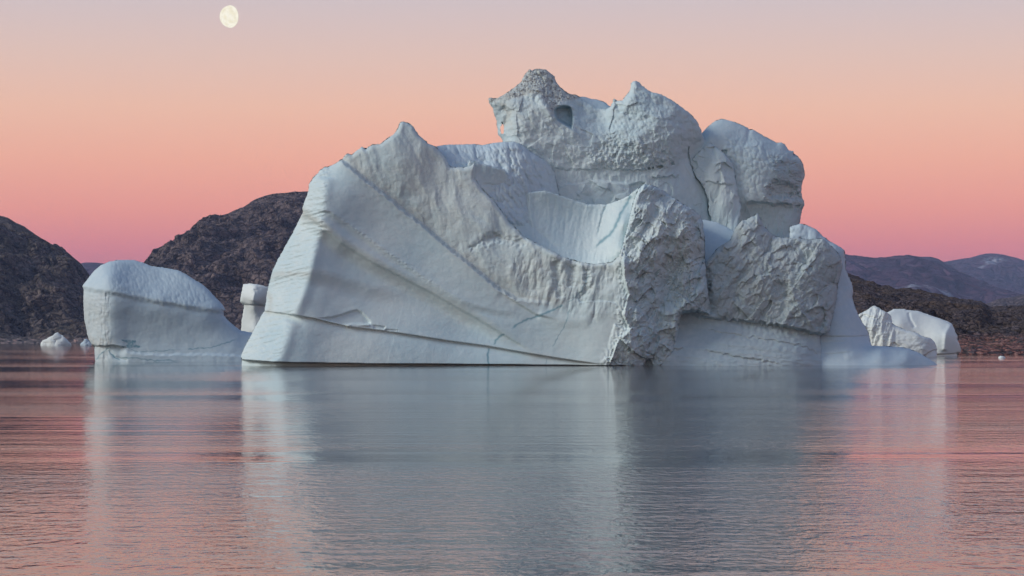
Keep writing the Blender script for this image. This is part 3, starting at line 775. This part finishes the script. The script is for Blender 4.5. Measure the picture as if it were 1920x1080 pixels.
# --- right block overhanging its banded base
G_OUT = [(1322, 494), (1334, 480), (1345, 466), (1358, 457), (1370, 450), (1374, 438), (1379, 427), (1391, 413), (1400, 411), (1409, 406), (1414, 404), (1420, 399), (1423, 404), (1427, 413), (1432, 424), (1438, 430), (1446, 438),
         (1456, 444), (1470, 445), (1486, 447), (1500, 446), (1515, 450), (1530, 448), (1542, 447), (1550, 453), (1557, 460), (1566, 468), (1572, 476), (1577, 486), (1580, 498), (1578, 508), (1575, 519), (1571, 536), (1569, 560),
         (1563, 587), (1558, 608), (1555, 622), (1546, 626), (1538, 629), (1538, 640), (1541, 655), (1543, 673), (1551, 685), (1553, 705), (1190, 705), (1200, 650), (1250, 560), (1310, 520)]
G_CTRL = [(1325, 500, 96), (1345, 468, 100), (1375, 440, 104), (1420, 402, 112), (1400, 430, 96), (1440, 440, 106), (1500, 450, 102), (1545, 450, 108), (1578, 495, 124), (1380, 480, 82), (1440, 480, 84), (1500, 490, 88), (1545, 500, 98),
          (1350, 540, 78), (1400, 540, 74), (1450, 540, 74), (1500, 540, 78), (1540, 550, 90), (1565, 560, 112), (1340, 590, 82), (1400, 590, 76), (1450, 595, 74), (1500, 600, 76), (1530, 605, 84), (1556, 610, 100),
          (1230, 690, 44), (1280, 690, 36), (1340, 690, 30), (1400, 690, 32), (1450, 690, 38), (1500, 690, 50), (1540, 690, 76), (1240, 650, 52), (1280, 650, 52), (1340, 650, 50), (1400, 650, 50), (1460, 650, 54), (1510, 655, 66), (1538, 660, 90),
          (1280, 615, 84), (1330, 620, 74), (1400, 625, 66), (1460, 628, 66), (1510, 635, 78), (1290, 580, 100), (1250, 600, 100), (1200, 650, 90)]
UNDER = [(1262, 600), (1300, 596), (1334, 594), (1345, 598), (1372, 598), (1400, 602), (1440, 606), (1480, 613), (1510, 620), (1530, 627), (1541, 627), (1560, 622)]
r_gtop = region([(1300, 390), (1600, 390), (1600, 630), (1541, 628), (1510, 620), (1480, 613), (1440, 606), (1400, 602), (1345, 598), (1300, 590)], 3)
def g_tex(x, y, s):
    g_ = r_gtop(x, y)
    a_ = sstep(540, 440, y) * sstep(1400, 1450, x)
    top = -15 * chips(x, y, 40, 1.7, 125, 141, 1.1) - 3 * chips(x, y, 15, 1.7, 130, 142, 1.2) + 9 * shards(x, y, 24, 1.9, 128, 148) * (1 - .4 * a_) + 4.0 * shards(x, y, 11, 1.8, 124, 149) - 1.5 * chips(x, y, 6, 1.6, 125, 143, 1.1) + 3 * fbm2(x / 30, y / 30, 4, 144)
    top = top + a_ * 1.8 * scallop(x, y, 6, 1.5, 60, 3)
    base = 1.0 * fbm2(x / 90, (y - 0.10 * x) / 8, 3, 145) + 0.8 * fbm2(x / 16, y / 6, 4, 146) + 0.2 * scallop(x, y, 5, 1.4, 20, 4)
    return g_ * top + (1 - g_) * base
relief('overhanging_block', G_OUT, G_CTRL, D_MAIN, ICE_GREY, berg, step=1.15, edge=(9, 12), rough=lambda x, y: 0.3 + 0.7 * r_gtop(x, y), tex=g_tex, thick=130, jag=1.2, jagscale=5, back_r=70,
       feats=[ledge(UNDER, 16, 15, lip=3, wl=12, ta=0.55, tb=0.0, soft=3.5, wob=6),
              ledge([(1320, 616), (1350, 622), (1400, 630), (1460, 640), (1500, 646), (1540, 664)], 3.5, 9, soft=2, wob=4, tb=.05), ledge([(1318, 656), (1340, 659), (1380, 668), (1430, 676), (1470, 682)], 4, 9, soft=2, wob=3),
              ledge([(1230, 660), (1260, 655), (1285, 650)], 4, 8, lip=3, soft=2, wob=4),
              pit([(1505, 585), (1520, 578), (1540, 572), (1548, 580), (1550, 595), (1546, 618), (1530, 618), (1515, 600)], 7, 5, 2),
              ridge([(1478, 535), (1490, 560), (1510, 590), (1530, 605)], 6, 7, wob=6, sharp=True), ridge([(1412, 545), (1440, 500), (1440, 470)], 4, 8, wob=6, sharp=True),
              ridge([(1345, 560), (1372, 520), (1390, 500)], 4, 7, wob=6, sharp=True), groove([(1450, 530), (1470, 540), (1480, 560)], 7, 9, wob=5),
              groove([(1328, 500), (1326, 540), (1336, 590)], 8, 7, wob=3)],
       dirt_tint=lambda x, y: np.clip(0.25 * r_gtop(x, y) * (0.6 + fbm2(x / 30, y / 20, 3, 147)), 0, .7))

# --- pale shoulder behind on the right with its long low foot
I_OUT = [(1480, 425), (1500, 419), (1512, 422), (1530, 430), (1541, 441), (1555, 452), (1570, 460), (1583, 468), (1585, 485), (1586, 505), (1590, 516), (1597, 530), (1600, 545), (1598, 560), (1603, 575), (1612, 596), (1622, 612),
         (1628, 622), (1630, 634), (1634, 648), (1640, 649), (1660, 649), (1690, 651), (1705, 654), (1720, 660), (1735, 668), (1752, 679), (1758, 684.5), (1760, 700), (1480, 700)]
I_CTRL = [(1500, 420, 190), (1540, 445, 184), (1583, 470, 186), (1560, 500, 160), (1586, 510, 180), (1520, 500, 170), (1570, 560, 146), (1598, 560, 172), (1540, 600, 134), (1580, 600, 130), (1612, 600, 160), (1550, 640, 112), (1600, 640, 118),
          (1632, 645, 150), (1550, 690, 72), (1600, 690, 66), (1650, 690, 72), (1700, 690, 92), (1750, 690, 130), (1600, 662, 96), (1650, 662, 100), (1700, 664, 114), (1670, 652, 140), (1710, 656, 140), (1500, 650, 116), (1500, 690, 90)]
def i_tex(x, y, s):
    hi = sstep(575, 545, y)
    return 0.5 * fbm2(x / 24, y / 10, 4, 151) + hi * (-3.4 * chips(x, y, 10, 1.5, 110, 152, 1.0) + 1.2 * scallop(x, y, 5, 1.5, 100, 2))
relief('rear_shoulder', I_OUT, I_CTRL, D_MAIN, ICE_BLUE, berg, step=1.2, edge=(8, 14), tex=i_tex, thick=90, jag=1.2, jagscale=5, back_r=50,
       feats=[ledge([(1530, 629), (1560, 630), (1600, 630), (1632, 628)], 5, 7, soft=1.5, ta=0, tb=0), ledge([(1530, 638), (1560, 639), (1590, 639)], 2.5, 6, soft=1.5, ta=0, tb=.2), ledge([(1545, 663), (1570, 662), (1600, 658)], 3, 8, soft=2),
              ridge([(1580, 668), (1640, 655), (1690, 656)], 4, 8)])

# ---------------------------------------------------------------- left iceberg
D_LEFT = 310.0
S_L = 0.068
J_OUT = [(154, 536), (163, 525), (176, 508), (189, 497), (206, 490), (222, 487.5), (239, 487), (254, 488), (269, 493), (285, 499), (304, 501), (335, 507), (347, 513), (359, 521), (378, 532), (389, 541), (398, 551), (411, 564),
         (419, 573), (423, 581), (419, 584), (420, 592), (430, 603), (441, 612), (452, 620), (469, 623), (500, 626), (520, 695), (179, 695), (178, 675), (177, 650), (172, 646), (167, 638), (163, 625), (158, 599), (156, 564), (157, 543)]
J_CTRL = [(156, 536, 60), (176, 512, 62), (206, 492, 66), (203, 520, 22), (205, 545, 8), (240, 490, 84), (240, 520, 42), (240, 550, 12), (300, 505, 90), (300, 530, 56), (300, 560, 20), (350, 520, 80), (350, 550, 46), (350, 572, 26), (400, 555, 62), (400, 578, 38), (422, 581, 54),
          (160, 580, 50), (180, 580, 24), (206, 585, 6), (240, 590, 12), (300, 600, 18), (350, 600, 24), (400, 610, 32), (430, 612, 46), (470, 626, 60), (164, 625, 48), (180, 630, 24), (208, 630, 8), (240, 630, 14), (300, 635, 18), (370, 640, 22), (440, 645, 30), (490, 650, 40),
          (178, 680, 30), (200, 680, 14), (240, 680, 6), (300, 680, 6), (370, 680, 8), (440, 680, 12), (500, 680, 20)]
def j_tex(x, y, s):
    up, sg, _ = polydist(x, y, [(150, 537), (195, 546), (217, 549), (261, 558), (319, 568), (380, 579), (430, 583)])
    u_ = sstep(5, -5, up * sg)
    lf = sstep(212, 200, x)
    o = u_ * (1.3 * scallop(x, y, 5, 1.8, 70, 3) * (1 - lf) + 0.7 * fbm2(x / 22, y / 20, 3, 161)) + (1 - u_) * (0.5 * fbm2(x / 26, y / 24, 4, 162) + 0.12 * scallop(x, y, 5, 1.5, 30, 6))
    return o + lf * (1 - u_) * (1.3 * fbm2(x / 5, y / 30, 3, 163) + 0.8 * fbm2(x / 7, y / 7, 3, 164))
settle(relief('iceberg', J_OUT, J_CTRL, D_LEFT, ICE_BLUE, None, step=1.15, edge=(9, 14), tex=j_tex, thick=120, jag=0.7, sc=S_L, wl=690, back_r=70,
       dirt_tint=lambda x, y: np.clip(0.8 * np.exp(-((y - 641) / 8) ** 2) * sstep(225, 200, x) * (0.6 + fbm2(x / 3, y / 12, 3, 165)) + 0.35 * sstep(212, 196, x) * sstep(540, 560, y), 0, .74),  # dirt band low down, and a warmer tint over the left end face
       blue_tint=lambda x, y: 0.07 + np.maximum(veins([([(179, 675), (190, 662), (208, 650)], .9), ([(204, 656), (208, 664), (216, 671), (226, 676)], 1.0), ([(220, 671), (246, 671), (266, 673), (290, 676), (312, 675), (340, 678)], .8),
                                           ([(350, 655), (395, 651), (420, 645), (446, 634)], .8), ([(225, 647), (260, 660), (340, 655)], .5)])(x, y),
                                    np.clip(region([(226, 637), (254, 638), (256, 642), (250, 645), (266, 650), (260, 652), (240, 652), (236, 648), (240, 644)], 1.5)(x, y) * (0.8 + fbm2(x / 5, y / 3, 2, 166)), 0, 1)),
       feats=[ledge([(148, 537), (170, 541), (195, 546), (217, 549), (261, 558), (319, 568), (380, 579), (425, 583)], 4.5, 22, lip=3, wl=14, ta=0, tb=0, soft=9, wob=1.6),
              ledge([(160, 646), (177, 648), (215, 648), (240, 652)], 8, 20, lip=2, ta=0, tb=.2, soft=2, wob=1.5),
              ledge([(228, 655), (250, 661), (300, 664), (380, 663), (460, 666)], -4, 30, ta=.1, tb=0, soft=4, wob=2), groove([(204, 655), (215, 670), (240, 676)], 2, 3)]),
       'low blue-grey iceberg with an overhanging sloping cap, left of the huge iceberg', 'iceberg', 320, 312)

K_OUT = [(456, 533), (462, 532), (470, 531.5), (487, 534), (500, 537), (530, 540), (530, 572), (528, 695), (448, 695), (450, 640), (452, 620), (453, 600), (456, 585), (457, 577), (457, 571), (453, 569), (450, 566), (452, 552)]
settle(relief('iceberg', K_OUT, [(452, 540, 30), (452, 566, 26), (463, 535, 26), (476, 540, 6), (474, 564, 0), (490, 540, 10), (490, 565, 8), (528, 545, 30), (458, 575, 34), (458, 620, 34), (474, 580, 12), (474, 620, 12), (490, 580, 18), (490, 640, 18), (528, 620, 40), (480, 690, 16), (452, 690, 36), (528, 690, 40)],
       326.0, ICE_PALE, None, step=1.1, edge=(4, 6), thick=50, jag=0.7, sc=0.0716, wl=690, back_r=22,
       tex=lambda x, y, s: sstep(572, 566, y) * (-3.0 * chips(x, y, 15, 1.2, 80, 171, 1.0)) + 0.6 * fbm2(x / 9, y / 16, 3, 172),
       feats=[ledge([(445, 567), (456, 570), (476, 571), (500, 572), (530, 574)], 6, 5, lip=1, ta=0, tb=0, soft=1.5), ridge([(471, 541), (478, 548), (474, 566)], 3, 4, sharp=True)]),
       'narrow white ice pillar with a blocky cap between the left and the huge iceberg', 'iceberg', 485, 330)

# ---------------------------------------------------------------- right icebergs
S_R = 0.086
L_OUT = [(1607, 592), (1612, 588), (1618, 585), (1629, 579), (1634, 575), (1639, 573), (1648, 577), (1657, 583), (1664, 586), (1671, 593), (1673, 607), (1683, 612), (1699, 619), (1717, 623), (1729, 630), (1738, 633), (1745, 634), (1752, 641),
         (1755, 648), (1757, 655), (1757, 660), (1757, 680), (1625, 680), (1632, 644), (1629, 625), (1618, 611), (1611, 602)]
def l_tex(x, y, s):
    u, w = rot(x, y, 14)
    a_ = sstep(1690, 1668, x)
    return a_ * (3.0 * fbm2(u / 9, w / 42, 3, 181, .5) + 2.5 * shards(x, y, 8, 2.2, 100, 186) + 1.0 * fbm2(x / 8, y / 5, 3, 182)) + (1 - a_) * (1.4 * fbm2(x / 20, y / 9, 4, 183)) - 0.8 * chips(x, y, 9, 1.4, 60, 184, .8)
settle(relief('iceberg', L_OUT, [(1608, 593, 30), (1639, 575, 34), (1635, 600, 12), (1660, 590, 22), (1672, 600, 26), (1650, 620, 6), (1634, 640, 10), (1680, 620, 14), (1700, 630, 8), (1740, 636, 14), (1756, 650, 30), (1660, 650, 0), (1700, 655, 0), (1740, 655, 6), (1650, 680, 0), (1700, 680, 0), (1756, 680, 14)],
       386.0, ICE_PALE, None, step=1.0, edge=(5, 8), tex=l_tex, thick=45, jag=0.9, jagscale=4, sc=S_R, wl=672, back_r=25,
       dirt_tint=lambda x, y: np.clip(0.6 * np.exp(-((y - 650) / 6) ** 2) * sstep(1700, 1660, x) + .25 * sstep(0, .5, fbm2(x / 14, y / 8, 3, 185)), 0, .7),
       feats=[ledge([(1735, 665), (1742, 660), (1750, 656), (1760, 656)], 7, 8, ta=0, tb=0, soft=1.5), ledge([(1609, 594), (1622, 590), (1640, 594)], 4, 10, soft=2, wob=3), ledge([(1668, 648), (1676, 641), (1690, 650)], 4, 6, soft=1.5)]),
       'cream-white fluted iceberg with a pointed left end beside the low foot of the huge iceberg', 'iceberg', 1690, 396)
M2_OUT = [(1640, 610), (1650, 592), (1665, 585), (1676, 579), (1686, 579), (1697, 579), (1699, 581), (1710, 582), (1722, 583), (1741, 590), (1750, 593), (1759, 596), (1778, 603), (1785, 607), (1791, 621), (1796, 632), (1795, 636), (1799, 645), (1802, 655), (1801, 661),
          (1795, 663), (1795, 680), (1640, 680)]
settle(relief('iceberg', M2_OUT, [(1650, 595, 40), (1690, 581, 60), (1690, 600, 34), (1740, 592, 56), (1740, 620, 24), (1780, 606, 44), (1774, 625, 10), (1772, 655, 4), (1796, 640, 26), (1800, 658, 32), (1740, 655, 12), (1700, 640, 20), (1660, 650, 24), (1700, 680, 14), (1770, 680, 6), (1798, 680, 30)],
       404.0, ICE_PALE, None, step=1.0, edge=(6, 9), thick=60, jag=0.6, jagscale=4, sc=S_R, wl=672, back_r=30,
       tex=lambda x, y, s: 0.5 * fbm2(x / 18, y / 14, 4, 191), feats=[groove([(1703, 585), (1707, 600), (1716, 615)], 3, 3), lump(1690, 612, 18, 12, 40, 3.5),
              ridge([(1784, 606), (1774, 625), (1771, 660)], 4, 5), ledge([(1755, 664), (1780, 663), (1805, 661)], 6, 8, ta=0, tb=0, soft=1.2)]),
       'smooth blue-white wedge iceberg behind the cream fluted one', 'iceberg', 1735, 420)

# ---------------------------------------------------------------- small floating pieces
def small_berg(name, label, outline, D0, mat, cat='ice floe', depth_px=14, chip=5, group=None, wl=640):
    P = np.array(outline); cx = P[:, 0].mean(); top = P[:, 1].min(); bot = P[:, 1].max(); x0, x1 = P[:, 0].min(), P[:, 0].max()
    sc_ = D0 / FPX
    ctrl = [(x0, bot, depth_px), (x1, bot, depth_px), (cx, bot, 0), (cx, top, depth_px), ((x0 + cx) / 2, (top + bot) / 2, depth_px * .5), ((x1 + cx) / 2, (top + bot) / 2, depth_px * .5), (cx, (top + bot) / 2, depth_px * .35)]
    o = relief(name, outline, ctrl, D0, mat, None, step=max(0.35, (x1 - x0) / 90), edge=(3, 4), thick=depth_px, jag=0.6, jagscale=3, sc=sc_, wl=wl, back_r=(x1 - x0) * .25, shade_back=3,
               tex=lambda x, y, s: -chip * chips(x, y, max(1.2, (x1 - x0) / 7), 1.3, 20, 201, 1.0) + .5 * fbm2(x / 3, y / 2, 3, 202))
    return tag(o, label, cat, group)
small_berg('growler', 'small pale blue lump of ice floating before the left shore', [(76, 644), (80, 638), (86, 636), (92, 632), (97, 630), (100, 628), (104, 624), (109, 623), (112, 627), (118, 629), (124, 635), (130, 641), (134, 646), (134, 652), (76, 652)], 985.0, ICE_PALE, wl=648)
small_berg('growler', 'tiny ice lump half hidden behind the left end of the low iceberg', [(150, 646), (153, 642), (156, 640), (158, 636), (163, 635), (168, 640), (172, 646), (172, 652), (150, 652)], 990.0, ICE_BLUE, depth_px=8, chip=3, wl=648)
small_berg('ice_chip', 'tiny white ice chip floating on the pink water far right', [(1872, 669), (1876, 667), (1881, 668), (1885, 669.5), (1885, 672), (1872, 672)], 366.0, ICE_PALE, depth_px=4, chip=1, wl=670)

# ---------------------------------------------------------------- land
def rock_material(name, c1, c2, c3, moss, mossamt, scale, bump, redbase=None, zred=0, snow=False):
    m = MT(name)
    n1 = m.noise(scale * 0.25, 6, 0.6); n2 = m.noise(scale * 1.3, 6, 0.68); n3 = m.noise(scale * 4.5, 5, 0.7)
    v = m.voro(scale * 1.1, 'DISTANCE_TO_EDGE', m.mapv((1, 1, 1.7), (0.3, 0.2, 0)))
    c2b = tuple(min(1, v_ * 1.9) for v_ in c2[:3])
    c = m.mix(m.rng(n2, 0.40, 0.56), c1, m.mix(m.rng(m.noise(scale * 0.35, 4, 0.6), 0.45, 0.66), c2, c2b))
    c = m.mix(m.rng(n3, 0.56, 0.66), c, c3)
    c = m.mix(m.rng(v, 0.05, 0.0), c, (0.018, 0.015, 0.02))
    g = m.N.new('ShaderNodeNewGeometry'); sp = m.N.new('ShaderNodeSeparateXYZ'); m.L.new(g.outputs['Normal'], sp.inputs[0])
    mo = m.math('MULTIPLY', m.rng(n1, 0.42, 0.60), m.rng(sp.outputs['Z'], 0.25, 0.7), True)
    c = m.mix(m.math('MULTIPLY', mo, mossamt), c, moss)
    if snow:
        c = m.mix(m.math('MULTIPLY', m.rng(m.noise(0.0045, 4, 0.55), 0.63, 0.69), m.rng(n2, 0.38, 0.55), True), c, (0.62, 0.66, 0.74))
    if redbase is not None:
        s2 = m.N.new('ShaderNodeSeparateXYZ'); m.L.new(m.tc.outputs['Object'], s2.inputs[0])
        k = m.rng(s2.outputs['Z'], zred, zred * 0.55)
        st = m.noise(scale * 1.6, 4, 0.6, m.mapv((1, 1, 0.22)))
        rb = m.mix(m.rng(st, 0.52, 0.68), redbase, (0.62, 0.36, 0.30))
        c = m.mix(m.math('MULTIPLY', k, m.rng(st, 0.44, 0.58), True), c, rb)
    h = m.math('ADD', m.math('MULTIPLY', n2, 1.0), m.math('MULTIPLY', m.rng(v, 0.0, 0.18), 0.5))
    h = m.math('ADD', h, m.math('MULTIPLY', n3, 0.35))
    return m.finish(c, 0.9, m.bump(h, bump), 0.15)

def slope(name, crest, D0, D1, mat, rows=240, cols=500, amp=3.0, nscale=14.0, pw=1.0, gexp=0.85, shore_z=0.0, seed=0, warp=None, back=0.6, ridged=True, vstretch=1.0):
    C = np.array(crest, float)
    px = np.linspace(C[0, 0], C[-1, 0], cols); cy = np.interp(px, C[:, 0], C[:, 1])
    zc = EYE + (HORIZON - cy) / FPX * D1
    t_ = np.concatenate([[-0.01], np.linspace(0, 1, rows), np.linspace(1.04, 1 + back, 14)])
    T, PX = np.meshgrid(t_, px, indexing='ij'); ZC = np.meshgrid(t_, zc, indexing='ij')[1]
    D = D0 + (D1 - D0) * np.clip(T, 0, 9) ** pw
    Tc = np.clip(T, 0, 1)
    Z = shore_z + (ZC - shore_z) * (warp(Tc, PX) if warp else Tc ** gexp)
    bk = T > 1
    Z = np.where(bk, ZC * (1 - ((T - 1) / back) ** 1.3 * 1.05), Z)
    Z = np.where(T < 0, -2.0, Z)
    X = (PX - 960) / FPX * D
    fx, fy, fz = X / nscale, D / nscale, Z / nscale * vstretch
    n = fbm3(fx.ravel(), fy.ravel(), fz.ravel(), 6, seed, 0.56, ridged).reshape(X.shape)
    n2 = fbm3(fx.ravel() * .25, fy.ravel() * .25, fz.ravel() * .25, 3, seed + 31).reshape(X.shape)
    # keep the crest line and the shore where they are
    k = np.clip(Tc * 8, 0, 1) * (0.10 + 0.90 * np.clip((1 - Tc) * 6, 0, 1))
    n0 = 0.55 if ridged else 0.0
    fc = np.zeros(X.size, np.float32)
    for q_, (sc_, am) in enumerate(((1.0, 1.0), (0.4, 0.5), (0.17, 0.25))):
        wv = 0.35 * pn2(X.ravel() / nscale / sc_, Z.ravel() / nscale / sc_, seed + q_)
        fc += am * facets((X.ravel() + D.ravel() * .35) / nscale / sc_ + wv, Z.ravel() * 1.3 / nscale / sc_ + D.ravel() * .2 / nscale / sc_ + wv, seed + 3 * q_, 1.1, 0.6)
    fc = fc.reshape(X.shape) - fc.mean()
    disp = amp * 0.6 * (n - n0) + amp * 1.1 * n2 + amp * 0.75 * fc
    Z = Z + disp * 0.55 * k
    Yw = D - disp * 1.0 * k
    Zf = np.where(T < 0, -2.0, np.maximum(Z, -0.3))
    co = np.stack([X.ravel(), Yw.ravel(), Zf.ravel()], 1)
    r_, c_ = T.shape
    i = np.arange(r_ * c_).reshape(r_, c_)
    F = np.stack([i[:-1, :-1].ravel(), i[:-1, 1:].ravel(), i[1:, 1:].ravel(), i[1:, :-1].ravel()], 1)
    me = mesh_from(name, co, F); me.materials.append(mat)
    return tag(link(name, me), kind='structure')

ROCK = rock_material('hill_rock', (0.048, 0.036, 0.038), (0.175, 0.130, 0.122), (0.40, 0.31, 0.28), (0.12, 0.085, 0.07), 0.15, 0.11, 5.5)
ROCK_L = rock_material('grassy_hill_rock', (0.046, 0.038, 0.042), (0.170, 0.135, 0.125), (0.40, 0.32, 0.28), (0.13, 0.105, 0.07), 0.6, 0.13, 5.0, (0.30, 0.265, 0.25), 4.5)
ROCK_R = rock_material('shore_rock', (0.036, 0.029, 0.034), (0.130, 0.102, 0.108), (0.32, 0.26, 0.25), (0.17, 0.110, 0.066), 0.55, 0.5, 1.4, (0.34, 0.12, 0.09), 4.2)
ROCK_F = rock_material('hazy_far_rock', (0.045, 0.030, 0.056), (0.105, 0.058, 0.092), (0.22, 0.17, 0.21), (0.15, 0.06, 0.09), 0.6, 0.018, 34.0, snow=True)  # purple of the distant haze is painted into the rock and moss tones

def wl(Tc, PX):   # grassy foot, terrace, then crags
    return np.interp(Tc, [0, .02, .22, .45, .52, .60, .72, .8, 1.0], [0, .012, .17, .40, .56, .60, .80, .84, 1.0])
slope('hill', [(-700, 330), (-500, 300), (-300, 320), (-150, 352), (-60, 382), (0, 402), (15, 407), (30, 417), (45, 423), (57, 432), (70, 440), (85, 449), (97, 457), (110, 467), (119, 470), (126, 472), (140, 484), (152, 494), (163, 508), (172, 522), (190, 545), (215, 575), (250, 600), (300, 622), (340, 631), (420, 633.5)],
      1367, 1850, ROCK_L, 320, 640, amp=24, nscale=42, seed=3, warp=wl)
slope('hill', [(180, 633), (230, 600), (262, 545), (275, 515), (288, 497), (300, 485), (308, 474), (318, 464), (330, 452), (345, 443), (360, 428), (375, 415), (388, 411), (400, 407), (415, 405), (428, 402), (436, 398), (445, 394), (458, 386), (470, 378), (480, 373), (495, 369), (510, 365), (530, 364), (545, 362.5), (575, 361),
               (640, 364), (720, 385), (800, 420), (900, 480), (1000, 540), (1100, 590), (1200, 625)],
      1500, 2250, ROCK, 320, 640, amp=32, nscale=60, seed=9, gexp=0.72)
slope('far_hill', [(-100, 560), (60, 515), (120, 500), (150, 494), (160, 492.5), (172, 493), (185, 494), (200, 496), (260, 510), (340, 560), (400, 600)], 4200, 6000, ROCK_F, 60, 160, amp=30, nscale=200, seed=5)

FAR_R = [(1200, 560), (1400, 500), (1500, 484), (1560, 479), (1584, 480.5), (1606, 483), (1618, 485), (1639, 487), (1653, 486), (1671, 481), (1690, 479), (1708, 477.5), (1727, 480), (1745, 480), (1759, 484), (1769, 490), (1800, 508), (1840, 530), (1880, 546), (1920, 558), (2000, 580), (2200, 610)]
FAR_R2 = [(1600, 560), (1700, 510), (1769, 491), (1782, 489), (1801, 486), (1819, 484), (1838, 478), (1848, 476), (1859, 475), (1872, 476), (1884, 478), (1907, 484), (1921, 489), (1980, 495), (2060, 480), (2160, 470), (2300, 500), (2500, 540)]
slope('mountain', FAR_R, 4300, 6200, ROCK_F, 160, 420, amp=70, nscale=300, seed=12, gexp=.8)
slope('mountain', FAR_R2, 6600, 8600, ROCK_F, 160, 420, amp=90, nscale=380, seed=15, gexp=.8)
slope('low_hill', [(1700, 620), (1800, 590), (1852, 569), (1872, 560), (1896, 557), (1920, 552), (2000, 545), (2200, 560), (2400, 600)], 2300, 2900, ROCK, 90, 240, amp=14, nscale=50, seed=18)
def wr(Tc, PX):   # red shore cliff, grassy bench, long rise
    return np.interp(Tc, [0, .015, .05, .10, .22, .45, .7, 1.0], [0, .06, .17, .22, .33, .55, .79, 1.0])
slope('headland', [(1150, 560), (1300, 520), (1450, 508), (1560, 518), (1590, 523), (1606, 526), (1629, 531), (1641, 536), (1653, 541), (1666, 544), (1680, 546), (1700, 547), (1717, 549), (1736, 553), (1768, 560), (1790, 562), (1815, 564), (1838, 567), (1848, 573), (1856, 579), (1870, 578), (1884, 578), (1907, 577), (1920, 577), (2000, 570), (2150, 560), (2400, 580), (2700, 600)],
      436, 900, ROCK_R, 420, 900, amp=3.0, nscale=8.0, seed=21, warp=wr, pw=1.25)

# ---------------------------------------------------------------- moon
def build_moon():
    D = 34000.0
    px, py = 433.0, 31.0
    c = Vector(((px - 960) / FPX * D, D, EYE + (HORIZON - py) / FPX * D))
    r = 21.0 / FPX * D
    nu, nv = 64, 32
    th = np.linspace(0, 2 * math.pi, nu, endpoint=False); ph = np.linspace(0, math.pi, nv)
    P_, T_ = np.meshgrid(ph, th, indexing='ij')
    co = np.stack([(np.sin(P_) * np.cos(T_)).ravel(), (np.sin(P_) * np.sin(T_)).ravel(), np.cos(P_).ravel()], 1) * r
    i = np.arange(nu * nv).reshape(nv, nu)
    F = np.stack([i[:-1].ravel(), i[1:].ravel(), np.roll(i, -1, 1)[1:].ravel(), np.roll(i, -1, 1)[:-1].ravel()], 1)
    me = mesh_from('moon', co, F)
    m = MT('moon_surface')
    # sunlit side glows, the thin unlit crescent on the right lets the sky show
    g = m.N.new('ShaderNodeNewGeometry'); dt = m.N.new('ShaderNodeVectorMath'); dt.operation = 'DOT_PRODUCT'
    lv = Vector((-0.62, -0.78, -0.10)).normalized(); dt.inputs[1].default_value = lv
    m.L.new(g.outputs['Normal'], dt.inputs[0])
    lit = m.math('MULTIPLY', m.rng(dt.outputs['Value'], 0.0, 0.10), m.math('SUBTRACT', 1.0, g.outputs['Backfacing']))
    em = m.N.new('ShaderNodeEmission'); tr = m.N.new('ShaderNodeBsdfTransparent'); mx = m.N.new('ShaderNodeMixShader')
    col = m.mix(m.rng(m.noise(1 / 60.0, 5, 0.6), 0.42, 0.62), (1.0, 0.95, 0.80), (0.90, 0.83, 0.62))
    m.L.new(col, em.inputs['Color']); em.inputs['Strength'].default_value = 0.95
    m.L.new(lit, mx.inputs[0]); m.L.new(tr.outputs[0], mx.inputs[1]); m.L.new(em.outputs[0], mx.inputs[2])
    m.L.new(mx.outputs[0], m.N['Material Output'].inputs['Surface'])
    me.materials.append(m.m)
    o = link('moon', me); o.location = c; o.rotation_euler = (0, 0, 0)
    tag(o, 'pale yellow nearly full moon high in the dusk sky', 'moon')
build_moon()

# ---------------------------------------------------------------- air
def build_haze():
    z1 = 345.0
    x, y0, y1 = 5200.0, -60.0, 10500.0
    v = [(-x, y0, -1.2), (x, y0, -1.2), (x, y1, -1.2), (-x, y1, -1.2), (-x, y0, z1), (x, y0, z1), (x, y1, z1), (-x, y1, z1)]
    F = [[0, 3, 2, 1], [4, 5, 6, 7], [0, 1, 5, 4], [1, 2, 6, 5], [2, 3, 7, 6], [3, 0, 4, 7]]
    me = mesh_from('haze', np.array(v), np.array(F))
    me.polygons.foreach_set('use_smooth', np.zeros(6, bool))
    m = bpy.data.materials.new('air'); m.use_nodes = True
    m.node_tree.nodes.clear()
    o_ = m.node_tree.nodes.new('ShaderNodeOutputMaterial'); p = m.node_tree.nodes.new('ShaderNodeVolumePrincipled')
    p.inputs['Color'].default_value = (0.50, 0.64, 1.0, 1); p.inputs['Density'].default_value = HAZE
    p.inputs['Anisotropy'].default_value = 0.0
    m.node_tree.links.new(p.outputs[0], o_.inputs['Volume'])
    me.materials.append(m)
    tag(link('haze', me), kind='stuff')
HAZE = 0.00007
if HAZE: build_haze()
